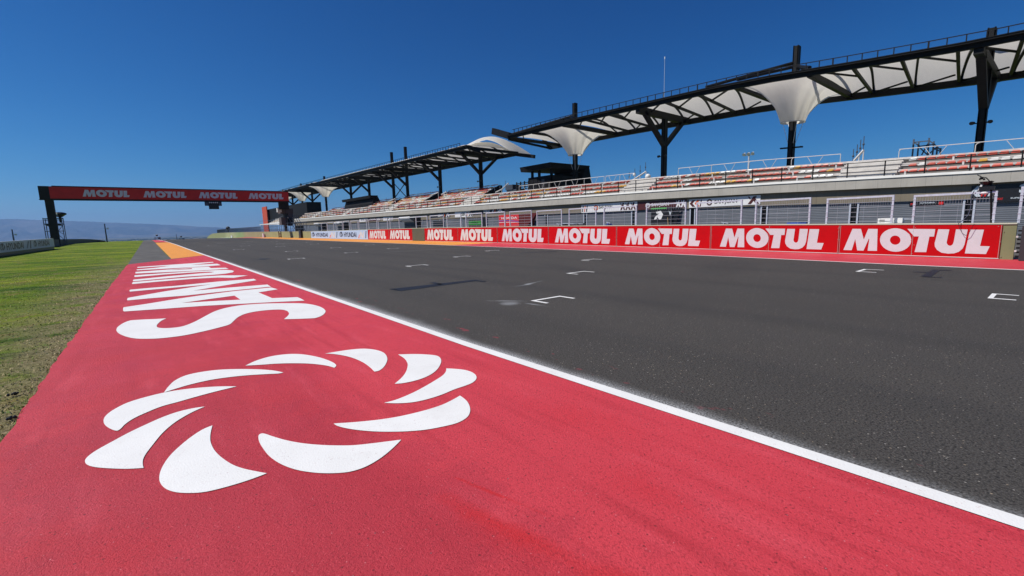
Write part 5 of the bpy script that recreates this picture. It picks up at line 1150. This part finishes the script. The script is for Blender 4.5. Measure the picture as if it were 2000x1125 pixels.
for px, lab in ((308, 'small camera stand with a black ball on the skyline left of the edge line'), (355, 'second small stand with a black ball on the skyline')):
    a = gy(px, 466.5, 175); o = tag(empty('camera_stand', (a.x, 175, G(175))), lab, 'camera stand'); zz = G(175); h_ = gy(px, 459 if px < 320 else 461.5, 175).z
    mb = MB()
    for s_ in (-.7, .7): mb.bar((a.x + s_, 175, zz - .3), (a.x + s_ * .8, 175, h_ - .5), .09)
    mb.bar((a.x - .7, 175, h_ - .8), (a.x + .7, 175, h_ - .8), .1); mb.box(a.x + .1, a.x + .75, 174.9, 175.1, h_ - 1.2, h_ - .7); mb.build('frame', M['blueSteel'], o); MB().sphere((a.x - .1, 175, h_ - .1), .27, 10, 6).build('ball', M['signblack'], o)
a = gy(344, 457, 175); tag(MB().tube((a.x, 175, G(175)), (a.x, 175, a.z), .09, .05, n=6).build('thin_mast', M['blueSteel'], loc=(a.x, 175, G(175))), 'thin dark mast on the skyline between the two ball topped stands', 'mast')
# far flags and posts on the far wall
for px, pt, lab in ((445, 446.5, 'black ball shaped marker on the far wall fence'),):
    q = onwall(px, 449); t_ = onwall(px, 446); o = tag(empty('wall_marker', (q.x, q.y, HW(q.y))), lab, 'marker'); MB().sphere((q.x + .1, q.y, t_.z), .75, 10, 6).build('ball', M['signblack'], o); MB().tube((q.x + .1, q.y, HW(q.y)), (q.x + .1, q.y, t_.z), .12, n=6).build('stem', M['dark'], o)

# ------------------------------------------------------------------ small things behind the terrace
a = gx(1297, 182, 75); b_ = gx(1294.5, 112, 75); o = tag(empty('antenna_mast', (a.x, a.y, 0)), 'very thin pale antenna mast rising behind the near canopy', 'antenna'); MB().tube((75, a.y, 0), (75, a.y, b_.z), .08, .03, n=6).build('mast', M['steel'], o); MB().box(74.95, 75.05, a.y - .06, a.y + .06, b_.z - .4, b_.z).build('tip', M['signwhite'], o)
def flood(px, py, X, lab):
    t_ = gx(px, py, X); s_ = X / 70; o = tag(empty('floodlight_mast', (X, t_.y, 0)), lab, 'floodlight mast'); MB().tube((X, t_.y, 0), (X, t_.y, t_.z), .22 * s_, .12 * s_, n=8).build('mast', M['steel'], o)
    mb = MB(); mb.bar((X, t_.y - .75 * s_, t_.z - .9 * s_), (X, t_.y + .75 * s_, t_.z - .9 * s_), .1); mb.bar((X, t_.y - .75 * s_, t_.z), (X, t_.y + .75 * s_, t_.z), .1); mb.build('crossarm', M['steel'], o)
    for k in (-1, 0, 1): MB().tube((X - .3, t_.y + k * .6 * s_, t_.z + .1), (X, t_.y + k * .6 * s_, t_.z + .3), .26 * s_, .14, n=8).build('lamp', M['lamp'], o)
flood(1463, 303, 72, 'white floodlight mast seen behind the rear railing right of centre'); flood(900, 373, 78, 'small floodlight mast on the skyline between two far canopy columns')
def stair_rail(pts, ants, lab, X):
    q = [gx(*p, X) for p in pts]; o = tag(empty('stair_handrail', (X, q[0].y, 6.2)), lab, 'handrail', 'sloping white handrails with thin aerials above the terrace'); mb = MB(); mb.path(q, .1 * X / 50)
    for p in q[1:]: mb.tube(p, (p.x, p.y, 6.2), .05, n=6)
    mb.build('handrail', M['whitesteel'], o); mb = MB()
    for (px, p0, p1) in ants: a, b = gx(px, p0, X), gx(px, p1, X); mb.tube((X, a.y, b.z), (X, a.y, a.z), .035 * X / 50, n=5); mb.sphere((X, a.y, b.z + (a.z - b.z) * .4), .1 * X / 50, 6, 4)
    mb.build('aerial', M['blueSteel'], o)
stair_rail([(1668, 314), (1678, 303), (1687, 293)], [(1667.5, 291, 314), (1675, 282, 306), (1681.5, 273, 300), (1688, 266, 292)], 'sloping white handrail with four aerials over the right pale steps', 48)
stair_rail([(1236, 352), (1250, 343), (1262, 335)], [(1229, 336, 352), (1240, 329, 345), (1250.5, 323, 341), (1261, 317, 333), (1265.5, 336, 352)], 'sloping white handrail with aerials left of the straight column', 48)
a = gx(1265.5, 345, 48); tag(MB().sphere((48, a.y, a.z), .33, 12, 8).build('ball_lamp', M['signwhite'], loc=tuple(a)), 'round white globe beside the aerials left of the straight column', 'globe')
a = gx(1239, 341, 48); tag(MB().sphere((48, a.y, a.z), .2, 10, 7).build('ball_lamp', M['signwhite'], loc=tuple(a)), 'smaller white globe among the aerials left of the straight column', 'globe')
stair_rail([(968, 376), (980, 370), (993, 357.5)], [(966, 364, 374), (976.5, 359, 370), (987, 353, 364)], 'sloping white handrail left of the near black box', 48)
stair_rail([(840, 382), (856, 376)], [(841, 374, 383), (824, 381, 388)], 'sloping white handrail before the second far column', 48); stair_rail([(758, 394), (772, 388)], [(754, 386, 394)], 'sloping white handrail before the twin far columns', 48); stair_rail([(862, 380), (872, 374.5)], [(872, 372, 376)], 'short sloping white handrail right of the second far column', 48)
for k, (px, py) in enumerate([(1000, 374)]):
    a = gx(px, py, 47.5); mb = MB(); mb.box(47.5, 49, a.y - 1.4, a.y + 1.4, 6.3, a.z + .3); mb.box(47.4, 49.1, a.y - .3, a.y + 1.6, a.z + .3, a.z + 1.1); tag(mb.build('roof_unit', nmat('dark_blue_grey_box', (.05, .06, .08), .6, .2, 1), loc=(47.5, a.y, 6.3)), 'dark grey roof box left of the near black box', 'box')
# scaffold at the upper right
XS = 60; o = tag(empty('scaffold', (XS, gx(1810, 290, XS).y, 0)), 'open dark blue scaffold frame behind the right rear railing', 'scaffold')
mb = MB(); sp_ = [(1785, 272, 306), (1794.5, 278, 306), (1815, 269.5, 306), (1824, 276, 306), (1831, 284, 304), (1837.5, 289, 302)]
for x, t0, b0 in sp_: a, b = gx(x, t0, XS), gx(x, b0, XS); mb.bar((XS, a.y, 5), (XS, a.y, a.z), .12)
for (x1, y1_), (x2, y2_) in [((1785, 278), (1815, 275)), ((1785, 278), (1797, 286)), ((1815, 275), (1824, 281)), ((1824, 281), (1837, 293)), ((1794, 286), (1824, 282)), ((1794, 286), (1812, 303)), ((1815, 276), (1800, 303)), ((1824, 290), (1837, 296)), ((1831, 286), (1813, 302))]: mb.bar(gx(x1, y1_, XS), gx(x2, y2_, XS), .1)
mb.build('frame', M['blueSteel'], o)
# ------------------------------------------------------------------ air
hz = MB().box(-9500, 13000, -3100, 19000, -75, 620); 
hm_ = bpy.data.materials.new('air_haze'); hm_.use_nodes = True; t = hm_.node_tree
for n_ in list(t.nodes):
    if n_.type == 'BSDF_PRINCIPLED': t.nodes.remove(n_)
pv = t.nodes.new('ShaderNodeVolumePrincipled'); pv.inputs['Color'].default_value = (.3, .56, 1, 1); pv.inputs['Density'].default_value = .000075; pv.inputs['Anisotropy'].default_value = .2
t.links.new(pv.outputs[0], t.nodes['Material Output'].inputs['Volume'])
ho = hz.build('haze', hm_); tag(ho, kind='stuff')
